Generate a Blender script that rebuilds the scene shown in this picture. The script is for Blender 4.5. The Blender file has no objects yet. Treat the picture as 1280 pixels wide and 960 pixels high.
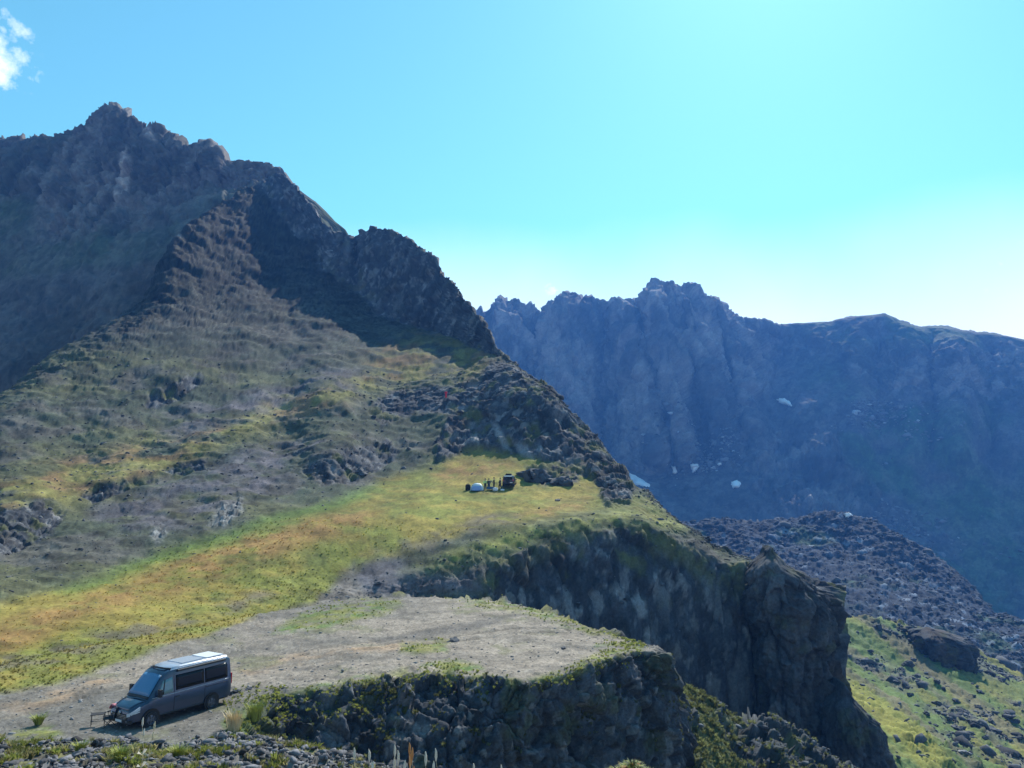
import bpy, math, random
import numpy as np
from mathutils import Vector, Matrix
from mathutils.bvhtree import BVHTree
random.seed(7)
RNG = np.random.default_rng(11)
S = bpy.context.scene
COL = S.collection

# ------------------------------------------------------------------ camera
F_PX = 967.0                      # focal length in photo pixels (1280 wide)
HZ = 590.0                        # photo row of the true horizon
PITCH = math.atan((HZ - 480.0) / F_PX)
cam_d = bpy.data.cameras.new('camera')
cam = bpy.data.objects.new('camera', cam_d)
COL.objects.link(cam)
cam_d.sensor_width = 36.0
cam_d.lens = 36.0 * F_PX / 1280.0
cam_d.clip_start = 0.2
cam_d.clip_end = 20000
cam.location = (0, 0, 0)
cam.rotation_euler = (math.pi / 2 + PITCH, 0, 0)
S.camera = cam

# ------------------------------------------------------------------ sky and sun
SUN_EL, SUN_AZ = math.radians(41), math.radians(20)      # azimuth: clockwise from +Y (the view direction)
w = bpy.data.worlds.new('World')
S.world = w
w.use_nodes = True
nt = w.node_tree
N, L = nt.nodes, nt.links
for n in list(N): N.remove(n)
out = N.new('ShaderNodeOutputWorld')
bg = N.new('ShaderNodeBackground'); bg.inputs['Strength'].default_value = 0.12
sky = N.new('ShaderNodeTexSky'); sky.sky_type = 'NISHITA'; sky.sun_disc = False
sky.sun_elevation = SUN_EL; sky.sun_rotation = SUN_AZ
sky.altitude = 1500; sky.air_density = 1.3; sky.dust_density = 0.6; sky.ozone_density = 1.0
tint = N.new('ShaderNodeMix'); tint.data_type = 'RGBA'; tint.blend_type = 'MULTIPLY'
tint.inputs[0].default_value = 1.0; tint.inputs[7].default_value = (0.66, 1.27, 1.12, 1)
L.new(sky.outputs[0], tint.inputs[6])
# thin clouds: soft white puffs in a few directions, and a pale band of haze and cloud all round the horizon
def photo_dir(px, py):
    x = (px - 640) / F_PX; y = (480 - py) / F_PX
    v = Vector((x, math.cos(PITCH) - y * math.sin(PITCH), math.sin(PITCH) + y * math.cos(PITCH)))
    return v.normalized()
tc = N.new('ShaderNodeTexCoord')
cn = N.new('ShaderNodeTexNoise'); cn.inputs['Scale'].default_value = 34; cn.inputs['Detail'].default_value = 6; cn.inputs['Roughness'].default_value = 0.6
L.new(tc.outputs['Generated'], cn.inputs['Vector'])
def math_node(op, a, b=None, clamp=False):
    m = N.new('ShaderNodeMath'); m.operation = op; m.use_clamp = clamp
    for k, v in enumerate((a, b)):
        if v is None: continue
        if isinstance(v, (int, float)): m.inputs[k].default_value = v
        else: L.new(v, m.inputs[k])
    return m.outputs[0]
total = None
for cx_, cy_, rad, amt in [(-14, 70, .034, 1.0), (2, 96, .015, .85), (12, 44, .022, .62), (1292, 300, .020, .8), (1268, 358, .034, .75), (690, 368, .022, .8), (660, 376, .018, .4), (1450, 250, .06, 1.2), (-330, 200, .07, 1.2), (-500, 60, .05, 1.1), (1700, 330, .09, 1.0)]:
    d = N.new('ShaderNodeVectorMath'); d.operation = 'DISTANCE'; d.inputs[1].default_value = photo_dir(cx_, cy_)
    L.new(tc.outputs['Generated'], d.inputs[0])
    f = math_node('SUBTRACT', 1.0, math_node('DIVIDE', d.outputs['Value'], rad * 1.5), True)
    f = math_node('MULTIPLY', f, amt)
    total = f if total is None else math_node('MAXIMUM', total, f)
nz = math_node('MULTIPLY', math_node('SUBTRACT', cn.outputs[0], .5), 2.6)
gate = math_node('MULTIPLY', total, 6.0, True)
puff = math_node('MULTIPLY', math_node('MULTIPLY', math_node('SUBTRACT', math_node('ADD', total, nz), .28), 1.25, True), gate, True)
sx = N.new('ShaderNodeSeparateXYZ'); L.new(tc.outputs['Generated'], sx.inputs[0])
cn2 = N.new('ShaderNodeTexNoise'); cn2.inputs['Scale'].default_value = 3.0; cn2.inputs['Detail'].default_value = 4
L.new(tc.outputs['Generated'], cn2.inputs['Vector'])
hz = math_node('DIVIDE', math_node('SUBTRACT', .315, math_node('ADD', sx.outputs[2], math_node('MULTIPLY', math_node('SUBTRACT', cn2.outputs[0], .5), .10))), .20, True)
hz = math_node('MULTIPLY', math_node('POWER', hz, 1.3), 1.15, True)
mixf = math_node('MAXIMUM', puff, hz)
cm = N.new('ShaderNodeMix'); cm.data_type = 'RGBA'
cm.inputs[7].default_value = (10.5, 10.8, 10.8, 1)
L.new(mixf, cm.inputs[0]); L.new(tint.outputs[2], cm.inputs[6])
L.new(cm.outputs[2], bg.inputs[0]); L.new(bg.outputs[0], out.inputs[0])

sun_d = bpy.data.lights.new('sun', 'SUN')
sun_d.energy = 5.0; sun_d.angle = math.radians(0.55); sun_d.color = (1.0, 0.95, 0.86)
sun = bpy.data.objects.new('sun', sun_d); COL.objects.link(sun)
sdir = Vector((math.sin(SUN_AZ) * math.cos(SUN_EL), math.cos(SUN_AZ) * math.cos(SUN_EL), math.sin(SUN_EL)))
sun.rotation_euler = (-sdir).to_track_quat('-Z', 'Y').to_euler()
sun.location = sdir * 900

S.view_settings.view_transform = 'Standard'
S.view_settings.look = 'None'
S.view_settings.exposure = 0.45
S.view_settings.gamma = 1.0
S.cycles.max_bounces = 5
S.cycles.volume_bounces = 0
S.cycles.use_denoising = True

# ------------------------------------------------------------------ numpy noise
def hsh(ix, iy, iz, s):
    h = (ix.astype(np.int64) * 374761393 + iy.astype(np.int64) * 668265263 + iz.astype(np.int64) * 2147483647 // 7 * 3 + s * 974634777) & 0xFFFFFFFF
    h = (h ^ (h >> 13)) * 1274126177 & 0xFFFFFFFF
    h = (h ^ (h >> 16)) * 2246822519 & 0xFFFFFFFF
    return (h ^ (h >> 15)).astype(np.float32) / np.float32(4294967296.0)

def vnoise(P, s=0):
    """smooth value noise, -1..1"""
    f = np.floor(P); i = f.astype(np.int64); t = (P - f).astype(np.float32)
    t = t * t * t * (t * (t * 6 - 15) + 10)
    r = 0
    for dx in (0, 1):
        wx = t[:, 0] if dx else 1 - t[:, 0]
        for dy in (0, 1):
            wy = t[:, 1] if dy else 1 - t[:, 1]
            for dz in (0, 1):
                wz = t[:, 2] if dz else 1 - t[:, 2]
                r = r + hsh(i[:, 0] + dx, i[:, 1] + dy, i[:, 2] + dz, s) * (wx * wy * wz)
    return r * 2 - 1

def sstep(a, b, x):
    t = np.clip((x - a) / (b - a), 0, 1)
    return t * t * (3 - 2 * t)

def fbm(P, lam, octv=4, gain=0.5, s=0, D=None, ridged=False, stretch=(1, 1, 1)):
    """sum of octaves of wavelength lam metres downwards; D = distance: octaves too fine for the distance fade out"""
    r = np.zeros(len(P), np.float32); a = 1.0; tot = 0
    Q = P * np.array(stretch, np.float32)
    for k in range(octv):
        l = lam / 2 ** k
        n = vnoise(Q / l + 17.3 * k, s + k)
        if ridged: n = 1 - 2 * np.abs(n)
        if D is not None: n = n * sstep(1.6, 3.5, l * F_PX / np.maximum(D, 1))
        r += a * n; tot += a; a *= gain
    return r / tot

def facets(P, lam, s=0, stretch=(1, 1, 1)):
    """blocky displacement: each Voronoi cell is its own tilted plane (in units of lam); also the cell's random value"""
    q = P * np.array(stretch, np.float32) / lam
    f = np.floor(q); i = f.astype(np.int64)
    best = np.full(len(P), 1e9, np.float32); sec = best.copy(); val = np.zeros(len(P), np.float32); cid = np.zeros(len(P), np.float32)
    for dx in (-1, 0, 1):
        for dy in (-1, 0, 1):
            for dz in (-1, 0, 1):
                a, b, c = i[:, 0] + dx, i[:, 1] + dy, i[:, 2] + dz
                h1, h2, h3 = hsh(a, b, c, s), hsh(a, b, c, s + 101), hsh(a, b, c, s + 202)
                vx = (q[:, 0] - (f[:, 0] + dx + h1)); vy = (q[:, 1] - (f[:, 1] + dy + h2)); vz = (q[:, 2] - (f[:, 2] + dz + h3))
                d = vx * vx + vy * vy + vz * vz
                m = d < best
                n = (vx * (h2 - .5) + vy * (h3 - .5) + vz * (h1 - .5)) * 1.7 + (h3 * 7.13 % 1 - .5) * 1.25
                sec = np.where(m, best, np.minimum(sec, d)); best = np.where(m, d, best); val = np.where(m, n, val); cid = np.where(m, h1, cid)
    crack = 1 - sstep(0.0, 0.11, np.sqrt(sec) - np.sqrt(best))
    return (val - .38 * crack).astype(np.float32), cid

# ------------------------------------------------------------------ photo geometry -> world points
cp, sp = math.cos(PITCH), math.sin(PITCH)
def world(px, py, Y):
    """the point at distance Y ahead of the camera on the line of sight through a photo pixel"""
    x = (np.asarray(px, float) - 640) / F_PX; y = (480 - np.asarray(py, float)) / F_PX
    dy = cp - y * sp; dz = sp + y * cp
    Y = np.asarray(Y, float)
    return np.stack([x / dy * Y, Y + 0 * x, dz / dy * Y], -1)
def project(P):
    P = np.asarray(P, float)
    yc = P[..., 1] * cp + P[..., 2] * sp; zc = -P[..., 1] * sp + P[..., 2] * cp
    return 640 + P[..., 0] / yc * F_PX, 480 - zc / yc * F_PX

def pchip(x, y, xq):
    """monotone cubic; y may have extra trailing axes"""
    x = np.asarray(x, float); y = np.asarray(y, float)
    sh = y.shape[1:]; y = y.reshape(len(x), -1)
    h = np.diff(x)[:, None]; d = np.diff(y, axis=0) / h
    m = np.zeros_like(y)
    if len(x) > 2:
        w1 = 2 * h[1:] + h[:-1]; w2 = h[1:] + 2 * h[:-1]
        a, b = d[:-1], d[1:]
        ok = a * b > 0
        with np.errstate(all='ignore'):
            hm = (w1 + w2) / (w1 / a + w2 / b)
        m[1:-1] = np.where(ok, hm, 0)
    m[0] = d[0]; m[-1] = d[-1]
    xq = np.clip(xq, x[0], x[-1])
    k = np.clip(np.searchsorted(x, xq, side='right') - 1, 0, len(x) - 2)
    t = ((xq - x[k]) / h[k, 0])[:, None]; hh = h[k]
    t2, t3 = t * t, t * t * t
    r = (2 * t3 - 3 * t2 + 1) * y[k] + (t3 - 2 * t2 + t) * hh * m[k] + (-2 * t3 + 3 * t2) * y[k + 1] + (t3 - t2) * hh * m[k + 1]
    return r.reshape((len(xq),) + sh)

def poly_sdf(px, py, poly):
    """signed distance in photo pixels, positive inside"""
    poly = np.asarray(poly, float); n = len(poly)
    d2 = np.full(px.shape, 1e12); ins = np.zeros(px.shape, bool)
    for k in range(n):
        ax, ay = poly[k]; bx, by = poly[(k + 1) % n]
        ex, ey = bx - ax, by - ay
        t = np.clip(((px - ax) * ex + (py - ay) * ey) / (ex * ex + ey * ey + 1e-9), 0, 1)
        d2 = np.minimum(d2, (px - ax - t * ex) ** 2 + (py - ay - t * ey) ** 2)
        if ay != by:
            c = ((ay > py) != (by > py)) & (px < (bx - ax) * (py - ay) / (by - ay) + ax)
            ins ^= c
    d = np.sqrt(d2)
    return np.where(ins, d, -d)

def mask(px, py, polys, soft=4.0, jit=None):
    if jit is not None: px, py = px + jit[0], py + jit[1]
    m = np.full(px.shape, -1e6)
    for p in polys: m = np.maximum(m, poly_sdf(px, py, p))
    return sstep(-soft, soft, m)

# ------------------------------------------------------------------ tagging
def tag(o, label=None, cat=None, group=None, kind=None):
    if label: o['label'] = label
    if cat: o['category'] = cat
    if group: o['group'] = group
    if kind: o['kind'] = kind
    return o

def mesh_obj(name, verts, faces, mat=None, parent=None, smooth=False, col=None, link=True):
    me = bpy.data.meshes.new(name)
    verts = np.asarray(verts, np.float32)
    if isinstance(faces, np.ndarray):
        k = faces.shape[1]
        me.vertices.add(len(verts)); me.vertices.foreach_set('co', verts.ravel())
        me.loops.add(faces.size); me.loops.foreach_set('vertex_index', faces.astype(np.int32).ravel())
        me.polygons.add(len(faces)); me.polygons.foreach_set('loop_start', np.arange(0, faces.size, k, dtype=np.int32))
        me.polygons.foreach_set('loop_total', np.full(len(faces), k, np.int32))
        me.update(calc_edges=True)
    else:
        me.from_pydata([tuple(map(float, v)) for v in verts], [], faces); me.update()
    if smooth: me.polygons.foreach_set('use_smooth', np.ones(len(me.polygons), bool))
    if col is not None:
        a = me.color_attributes.new('cover', 'FLOAT_COLOR', 'POINT')
        c = np.ones((len(verts), 4), np.float32); c[:, :3] = col
        a.data.foreach_set('color', c.ravel())
    if mat: me.materials.append(mat)
    o = bpy.data.objects.new(name, me); COL.objects.link(o)
    if parent: o.parent = parent
    return o

def empty(name, loc=(0, 0, 0), rz=0.0):
    o = bpy.data.objects.new(name, None); COL.objects.link(o)
    o.location = loc; o.rotation_euler = (0, 0, rz); o.empty_display_size = 0.2
    return o

# ------------------------------------------------------------------ materials
def ground_mat(name, fine=6.0, coarse=0.7, bump=0.3, dist=0.05, var=0.35, rough=0.95):
    """reads the ground-cover colour stored on the mesh and breaks it up with noise of real-world size"""
    m = bpy.data.materials.new(name); m.use_nodes = True
    N, L = m.node_tree.nodes, m.node_tree.links
    b = N['Principled BSDF']; b.inputs['Roughness'].default_value = rough; b.inputs['Specular IOR Level'].default_value = 0.15
    at = N.new('ShaderNodeAttribute'); at.attribute_name = 'cover'
    tc = N.new('ShaderNodeTexCoord')
    n1 = N.new('ShaderNodeTexNoise'); n1.inputs['Scale'].default_value = fine; n1.inputs['Detail'].default_value = 6; n1.inputs['Roughness'].default_value = 0.7
    n2 = N.new('ShaderNodeTexNoise'); n2.inputs['Scale'].default_value = coarse; n2.inputs['Detail'].default_value = 5; n2.inputs['Roughness'].default_value = 0.6
    L.new(tc.outputs['Object'], n1.inputs['Vector']); L.new(tc.outputs['Object'], n2.inputs['Vector'])
    def rng(src, lo, hi):
        r = N.new('ShaderNodeMapRange'); r.inputs[1].default_value = .3; r.inputs[2].default_value = .7
        r.inputs[3].default_value = lo; r.inputs[4].default_value = hi; L.new(src, r.inputs[0]); return r
    r1 = rng(n1.outputs[0], 1 - var, 1 + var); r2 = rng(n2.outputs[0], 1 - var * .6, 1 + var * .6)
    mm = N.new('ShaderNodeMath'); mm.operation = 'MULTIPLY'; L.new(r1.outputs[0], mm.inputs[0]); L.new(r2.outputs[0], mm.inputs[1])
    sc = N.new('ShaderNodeVectorMath'); sc.operation = 'SCALE'
    L.new(at.outputs['Color'], sc.inputs[0]); L.new(mm.outputs[0], sc.inputs['Scale'])
    L.new(sc.outputs[0], b.inputs['Base Color'])
    bp = N.new('ShaderNodeBump'); bp.inputs['Strength'].default_value = bump; bp.inputs['Distance'].default_value = dist
    L.new(n1.outputs[0], bp.inputs['Height']); L.new(bp.outputs[0], b.inputs['Normal'])
    return m

def mat(name, col, rough=0.6, metal=0.0, spec=0.5, noise=0.0, nscale=20.0, coat=0.0, emit=None, alpha=1, trans=0, bump=0.0):
    m = bpy.data.materials.new(name); m.use_nodes = True
    N, L = m.node_tree.nodes, m.node_tree.links
    b = N['Principled BSDF']
    b.inputs['Base Color'].default_value = (*col, 1); b.inputs['Roughness'].default_value = rough
    b.inputs['Metallic'].default_value = metal; b.inputs['Specular IOR Level'].default_value = spec
    b.inputs['Coat Weight'].default_value = coat; b.inputs['Transmission Weight'].default_value = trans
    t = N.new('ShaderNodeTexCoord'); n = N.new('ShaderNodeTexNoise'); n.inputs['Scale'].default_value = nscale; n.inputs['Detail'].default_value = 5
    L.new(t.outputs['Object'], n.inputs['Vector'])
    mx = N.new('ShaderNodeMix'); mx.data_type = 'RGBA'
    mx.inputs[6].default_value = (*[c * (1 - noise) for c in col], 1); mx.inputs[7].default_value = (*[min(1, c * (1 + noise)) for c in col], 1)
    L.new(n.outputs[0], mx.inputs[0]); L.new(mx.outputs[2], b.inputs['Base Color'])
    if bump:
        bp = N.new('ShaderNodeBump'); bp.inputs['Strength'].default_value = bump; bp.inputs['Distance'].default_value = 0.02
        L.new(n.outputs[0], bp.inputs['Height']); L.new(bp.outputs[0], b.inputs['Normal'])
    return m

# ------------------------------------------------------------------ terrain sheets
def cols(x0, x1, step, far0=None, far1=None, farstep=12.0):
    c = np.arange(x0, x1 + .01, step)
    if far0 is not None: c = np.concatenate([np.arange(far0, x0 - .1, farstep), c])
    if far1 is not None: c = np.concatenate([c, np.arange(x1 + farstep, far1 + .1, farstep)])
    return c

def sheet(rows, cpx, counts, ledge=None, kpow=1.0):
    """rows: polylines of (px, py, Y) from the lowest to the highest, all resampled at columns cpx.
    counts: samples between neighbouring rows. ledge(px, py) 0..1: where the ground stands up as rock steps"""
    R = []
    for r in rows:
        r = np.asarray(r, float)
        v = np.stack([np.interp(cpx, r[:, 0], r[:, 1]), 1 / np.interp(cpx, r[:, 0], 1 / r[:, 2])], -1)
        R.append(v)
    R = np.array(R)                                              # nrow, ncol, 2
    vq = np.concatenate([np.linspace(k, k + 1, c, endpoint=False) for k, c in enumerate(counts)] + [[len(rows) - 1.0]])
    G = pchip(np.arange(len(rows)), np.stack([R[..., 0], R[..., 1]], -1), vq)
    py, Y = G[..., 0], G[..., 1]
    px = np.broadcast_to(cpx, py.shape).copy()
    return px, py, Y, vq

def stepify(px, py, Y, m, v0, v1, k=0.9):
    """inside rock masks the ground keeps its distance and rises as a wall; between them it recedes faster"""
    dY = np.diff(Y[v0:v1 + 1], axis=0)
    wgt = 1 - k * 0.5 * (m[v0:v1] + m[v0 + 1:v1 + 1])
    s = dY * wgt
    tot = dY.sum(0) / np.maximum(s.sum(0), 1e-6)
    tot = np.clip(tot, 0.4, 4)
    Yn = Y.copy()
    Yn[v0 + 1:v1 + 1] = Y[v0] + np.cumsum(s * tot, axis=0)
    return Yn

def normals(P):
    du = np.gradient(P, axis=1); dv = np.gradient(P, axis=0)
    n = np.cross(du, dv); n /= np.linalg.norm(n, axis=-1, keepdims=True) + 1e-9
    return n

def grid_faces(nr, nc):
    i = np.arange(nr * nc).reshape(nr, nc)
    return np.stack([i[:-1, :-1], i[:-1, 1:], i[1:, 1:], i[1:, :-1]], -1).reshape(-1, 4)

def mix(a, b, t): return a + (b - a) * t[:, None]
def C(*c): return np.array(c, np.float32)
SRF = {}
def finish(name, P, col, m, kind='structure', smooth=False, label=None, cat=None, **kw):
    nr, nc = P.shape[:2]
    o = mesh_obj(name, P.reshape(-1, 3), grid_faces(nr, nc), m, smooth=smooth, col=col.reshape(-1, 3))
    tag(o, label, cat, kind=kind)
    return o

GRASS = C(.195, .198, .046); GOLD = C(.285, .225, .055); ORANGE = C(.31, .185, .065); GREEN = C(.105, .17, .040)
HEATH = C(.070, .082, .058); SCREE = C(.19, .185, .20); ROCK = C(.062, .068, .080); PALE = C(.27, .265, .265); GRAVEL = C(.215, .190, .165)
EARTH = C(.34, .245, .165)

def rock_disp(Pf, D, big, s=0, vert=0.45):
    """craggy displacement in metres for rock whose largest blocks are `big` metres"""
    r = np.zeros(len(Pf), np.float32)
    f1, c1 = facets(Pf, big, s, (1, 1, vert)); r += f1 * big * .30
    f2, c2 = facets(Pf + .3 * fbm(Pf, big * .5, 2, s=s + 5)[:, None], big * .38, s + 7, (1, 1, vert * 1.2)); r += f2 * big * .20
    l3 = big * .14
    f3, c3 = facets(Pf, l3, s + 13, (1, 1, .8)); r += f3 * l3 * .5 * sstep(1.5, 3.5, l3 * F_PX / D)
    r += fbm(Pf, big * 1.6, 5, .55, s + 20, D, ridged=True, stretch=(1, 1, .35)) * big * .13
    return r, c1, c2, c3

def hblur(A, r):
    """box blur along the rows, twice"""
    for _ in range(2):
        Bp = np.pad(A, ((0, 0), (r, r)), 'edge'); cs = np.cumsum(np.pad(Bp, ((0, 0), (1, 0))), axis=1)
        A = (cs[:, 2 * r + 1:] - cs[:, :-2 * r - 1]) / (2 * r + 1)
    return A
# ================================================================== THE HILLSIDE (left mass with the camp shelf and the second cliff)
def upper(*pts): return list(pts)
h0 = [(-300,940,44),(0,893,44),(200,835,54),(330,782,69),(440,757,79),(500,800,82),(600,850,86),(700,900,90),(800,950,95),(860,1000,98),(945,1060,102),(1060,1100,104)]
h1 = [(-300,900,50),(0,850,49),(200,790,62),(330,752,75),(440,748,81),(500,760,84),(600,765,87),(700,780,92),(800,800,97),(860,830,100),(945,880,103),(1060,900,104)]
h2 = [(-300,870,55),(0,800,56),(200,745,72),(330,725,80),(440,735,84),(500,722,87),(560,700,90),(600,682,93),(650,668,97),(700,656,101),(760,648,104),(800,650,106),(850,672,107),(900,700,107),(945,712,107),(1060,760,110)]
h3 = [(-300,800,64),(0,740,70),(150,720,78),(300,690,86),(400,665,92),(480,648,97),(560,640,102),(640,636,107),(700,636,109),(760,634,110),(800,642,110),(850,661,110),(890,686,111),(930,702,111),(1060,745,114)]
h4 = [(-300,760,80),(0,690,86),(150,665,95),(300,630,106),(400,605,115),(480,595,120),(560,580,126),(600,568,132),(650,572,134),(700,580,134),(740,600,128),(780,614,121),(800,628,116),(850,656,114),(890,681,113),(930,698,113),(1060,742,116)]
h5 = [(-300,690,100),(0,640,108),(100,605,118),(200,580,126),(300,570,130),(380,562,135),(450,540,142),(480,515,147),(540,503,149),(600,500,151),(650,492,153),(690,492,155),(730,541,149),(765,580,138),(790,607,126),(820,632,118),(850,655.5,115),(890,680.5,114),(930,697.5,114),(1060,741,117)]
h6 = [(-300,650,118),(0,585,125),(200,540,142),(300,520,150),(400,490,160),(480,478,164),(540,472,166),(600,462,168),(640,460,168),(690,488,158),(730,538,151),(765,577.5,139.5),(790,606,127),(820,631,119),(850,655.3,115.5),(890,680.3,114.5),(930,697.3,114.5),(1060,740.5,117.5)]
h7 = [(-300,630,130),(0,530,140),(150,480,165),(300,440,195),(400,430,198),(500,420,202),(560,425,196),(600,434,190),(620,444,186),(645,457,176),(690,487,160),(730,537,152),(765,576,140.5),(790,605.5,128),(820,630.5,119.5),(850,655.2,116),(890,680.2,115),(930,697.2,115),(1060,740.3,118)]
h8 = [(-300,622,136),(0,500,152),(100,440,185),(200,385,225),(300,350,262),(400,358,258),(470,390,232),(520,412,216),(560,420,204),(600,424,196),(620,441,188),(645,456,177),(690,486.5,161),(730,536.5,153),(765,575.5,141),(790,605.2,128.5),(820,630.2,120),(850,655.1,116.5),(890,680.1,115.5),(930,697.1,115.5),(1060,740.1,118.5)]
crest = [(-300,615,142),(0,490,160),(65,447,188),(120,412,212),(170,385,235),(200,340,252),(215,303,266),(250,272,292),(281,252,316),(320,232,338),(345,216,350),(358,222,342),(375,240,330),(392,262,318),(405,280,303),(418,288,300),(430,290,297),(436,294,295),(444,297,304),(450,289,300),(458,290,296),(465,283,293),(480,285,288),(500,292,280),(520,306,268),(535,314,262),(545,325,256),(548,338,252),(560,348,246),(575,362,236),(580,374,230),(596,392,218),(603,403,212),(612,414,200),(620,434,192),(630,446,186),(645,455,178),(665,470,170),(690,486,162),(700,499,159),(712,516,156),(730,536,154),(748,556,149),(765,575,141.5),(790,605,129),(820,630,120.5),(850,655,117),(875,665,116.5),(890,680,116),(910,688,116),(930,697,116),(945,704,116),(1060,740,119)]
def behind(r, k, dy, add=0): return [(a, b + dy, c * k + add) for a, b, c in r]
rowsH = [h0, h1, h2, h3, h4, h5, h6, h7, h8, crest, behind(crest, 1.05, 22), behind(crest, 1.14, 120)]
cH = cols(-24, 948, 1.55, -300, 1060, 9.0)
cntH = [30, 34, 26, 44, 52, 52, 40, 42, 56, 6, 6]
px, py, Y, vq = sheet(rowsH, cH, cntH)
Pt = world(px, py, Y)
pf, qf = px.ravel(), py.ravel()
Df = Y.ravel().astype(np.float32)
Pf = Pt.reshape(-1, 3).astype(np.float32)
jx = fbm(Pf, 14, 5, .6, 40, Df) * (0.13 * F_PX / Df * 14) ; jy = fbm(Pf, 9, 5, .6, 50, Df) * (0.10 * F_PX / Df * 9)
jit = (np.clip(jx, -16, 16), np.clip(jy, -9, 9))
ROCKS = [
 [(395,305),(430,285),(470,275),(520,290),(560,335),(630,430),(622,446),(600,440),(560,422),(520,412),(470,392),(440,360),(400,335)],
 [(318,226),(350,200),(400,255),(432,285),(405,302),(370,296),(345,262)],
 [(462,518),(470,498),(492,486),(560,485),(600,478),(612,455),(650,450),(700,478),(760,560),(800,612),(760,628),(735,600),(700,583),(640,563),(590,561),(552,577),(545,556),(560,520),(520,514),(480,538)],
 [(372,592),(384,578),(440,562),(482,553),(502,566),(480,585),(440,602),(395,602)],
 [(-60,670),(-20,640),(30,632),(62,624),(84,636),(70,668),(30,690),(0,706),(-60,716)],
 [(96,622),(122,604),(180,594),(192,604),(150,618),(112,630)],
 [(198,588),(222,578),(256,576),(250,588),(215,598)],
 [(178,512),(186,488),(222,476),(250,463),(254,478),(226,498),(196,514)],
 [(600,712),(622,704),(655,694),(700,682),(745,668),(780,664),(812,660),(845,676),(880,700),(925,704),(1070,730),(1070,1200),(480,1200),(440,790),(455,752),(500,744),(560,752),(600,745),(594,725)],
 [(752,614),(776,606),(790,616),(786,634),(760,634)],
 [(655,584),(690,580),(722,590),(716,606),(680,610),(660,600)],
 [(868,664),(890,672),(912,690),(896,690),(874,676)],
 [(-60,770),(0,742),(9,744),(4,760),(-60,790)],
]
SOFTROCK = [[(500,730),(560,705),(600,690),(620,700),(610,752),(560,756),(505,750)],
            [(540,560),(600,505),(700,500),(760,590),(700,580),(600,560)],
            [(-100,520),(40,470),(150,400),(215,300),(345,216),(350,260),(300,300),(240,360),(190,420),(60,480)]]
rock = mask(pf, qf, ROCKS, 3.5, jit)
soft = mask(pf, qf, SOFTROCK, 12, jit)
crn = sstep(0.25, 0.5, fbm(Pf, 5, 4, .55, 77, Df)) * sstep(700, 560, qf)         # small outcrops strewn over the slope
nv = sum(cntH[:9])
k1 = cntH[0] + cntH[1]
stp = mask(pf, qf, ROCKS, 7).reshape(px.shape)
stp = stp * np.where((px > 450) & (px < 800) & (py > 455) & (py < 625), .42, 1)
stp = hblur(stp, 9)
Y2 = stepify(px, py, Y, stp, cntH[0] + cntH[1], nv, .72)
Y2 = Y + hblur(Y2 - Y, 12)
Pt = world(px, py, Y2)
nrm = normals(Pt).reshape(-1, 3)
Pf = Pt.reshape(-1, 3).astype(np.float32)
Df = Y2.ravel().astype(np.float32)
big = 3.2
rA, c1, c2, c3 = rock_disp(Pf, Df, 3.4, 3, .3)
rB, d1, d2, d3 = rock_disp(Pf, Df, 6.0, 33, .7)
far = sstep(150, 230, Df)
rd = rA * (1 - far) + rB * far
meadow = mask(pf, qf, [[(-300,960),(-300,880),(0,765),(100,730),(200,690),(300,660),(400,630),(480,600),(560,572),(600,560),(690,572),(745,600),(790,622),(845,655),(800,650),(740,648),(660,656),(590,664),(520,685),(450,704),(425,722),(400,748),(440,800),(0,990)]], 10, jit)
grs = (fbm(Pf, 2.2, 6, .62, 60, Df, stretch=(1, 1, 1)) * .34 + fbm(Pf, 16, 3, .5, 65, Df) * .8 * (1 - meadow * .7))
tl = np.clip(Df / 80, 1, 4.5)[:, None]
tus = fbm(Pf / tl, 1.1, 4, .7, 70, Df / tl[:, 0], stretch=(.45, .7, 1.5)) * .24 * np.clip(Df / 100, .5, 2.2)
tus = tus + np.maximum(0, facets(Pf / tl, 1.0, 71, (.5, .7, 1.5))[0]) * .2 * np.clip(Df / 100, .4, 2.2) * sstep(-.2, .3, fbm(Pf, 12, 4, .6, 72))
tus = tus * (1 - .6 * mask(pf, qf, [[(-300,960),(-300,880),(0,765),(300,660),(480,600),(600,560),(770,620),(560,700),(430,740),(520,760),(440,800),(0,990)]], 14))
hum = np.maximum(0, fbm(Pf, 6, 5, .6, 90, Df, ridged=True) - .1) * .55 * (1 - meadow)
scale = np.clip(Df / 110, .4, 3)
upr = sstep(430, 340, qf)
rib = fbm(Pf, 5.5, 5, .55, 29, Df, ridged=True, stretch=(1, 1, .18)) * 1.3 * np.clip(Df / 100, .6, 2)
rd = rd + rib * sstep(470, 560, qf) * rock * (1 - mask(pf, qf, [[(-300,400),(520,400),(520,640),(-300,760)]], 20))
disp = rd * (.54 * rock + np.maximum(.3 * soft, .28 * upr) * (1 - rock)) + (1 - rock) * ((grs * (1 - .15 * meadow) + tus) * scale ** .6 + hum * scale ** .7)
edge = np.ones(px.shape); disp = disp * edge.ravel()
P = Pf + nrm * disp[:, None]
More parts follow.
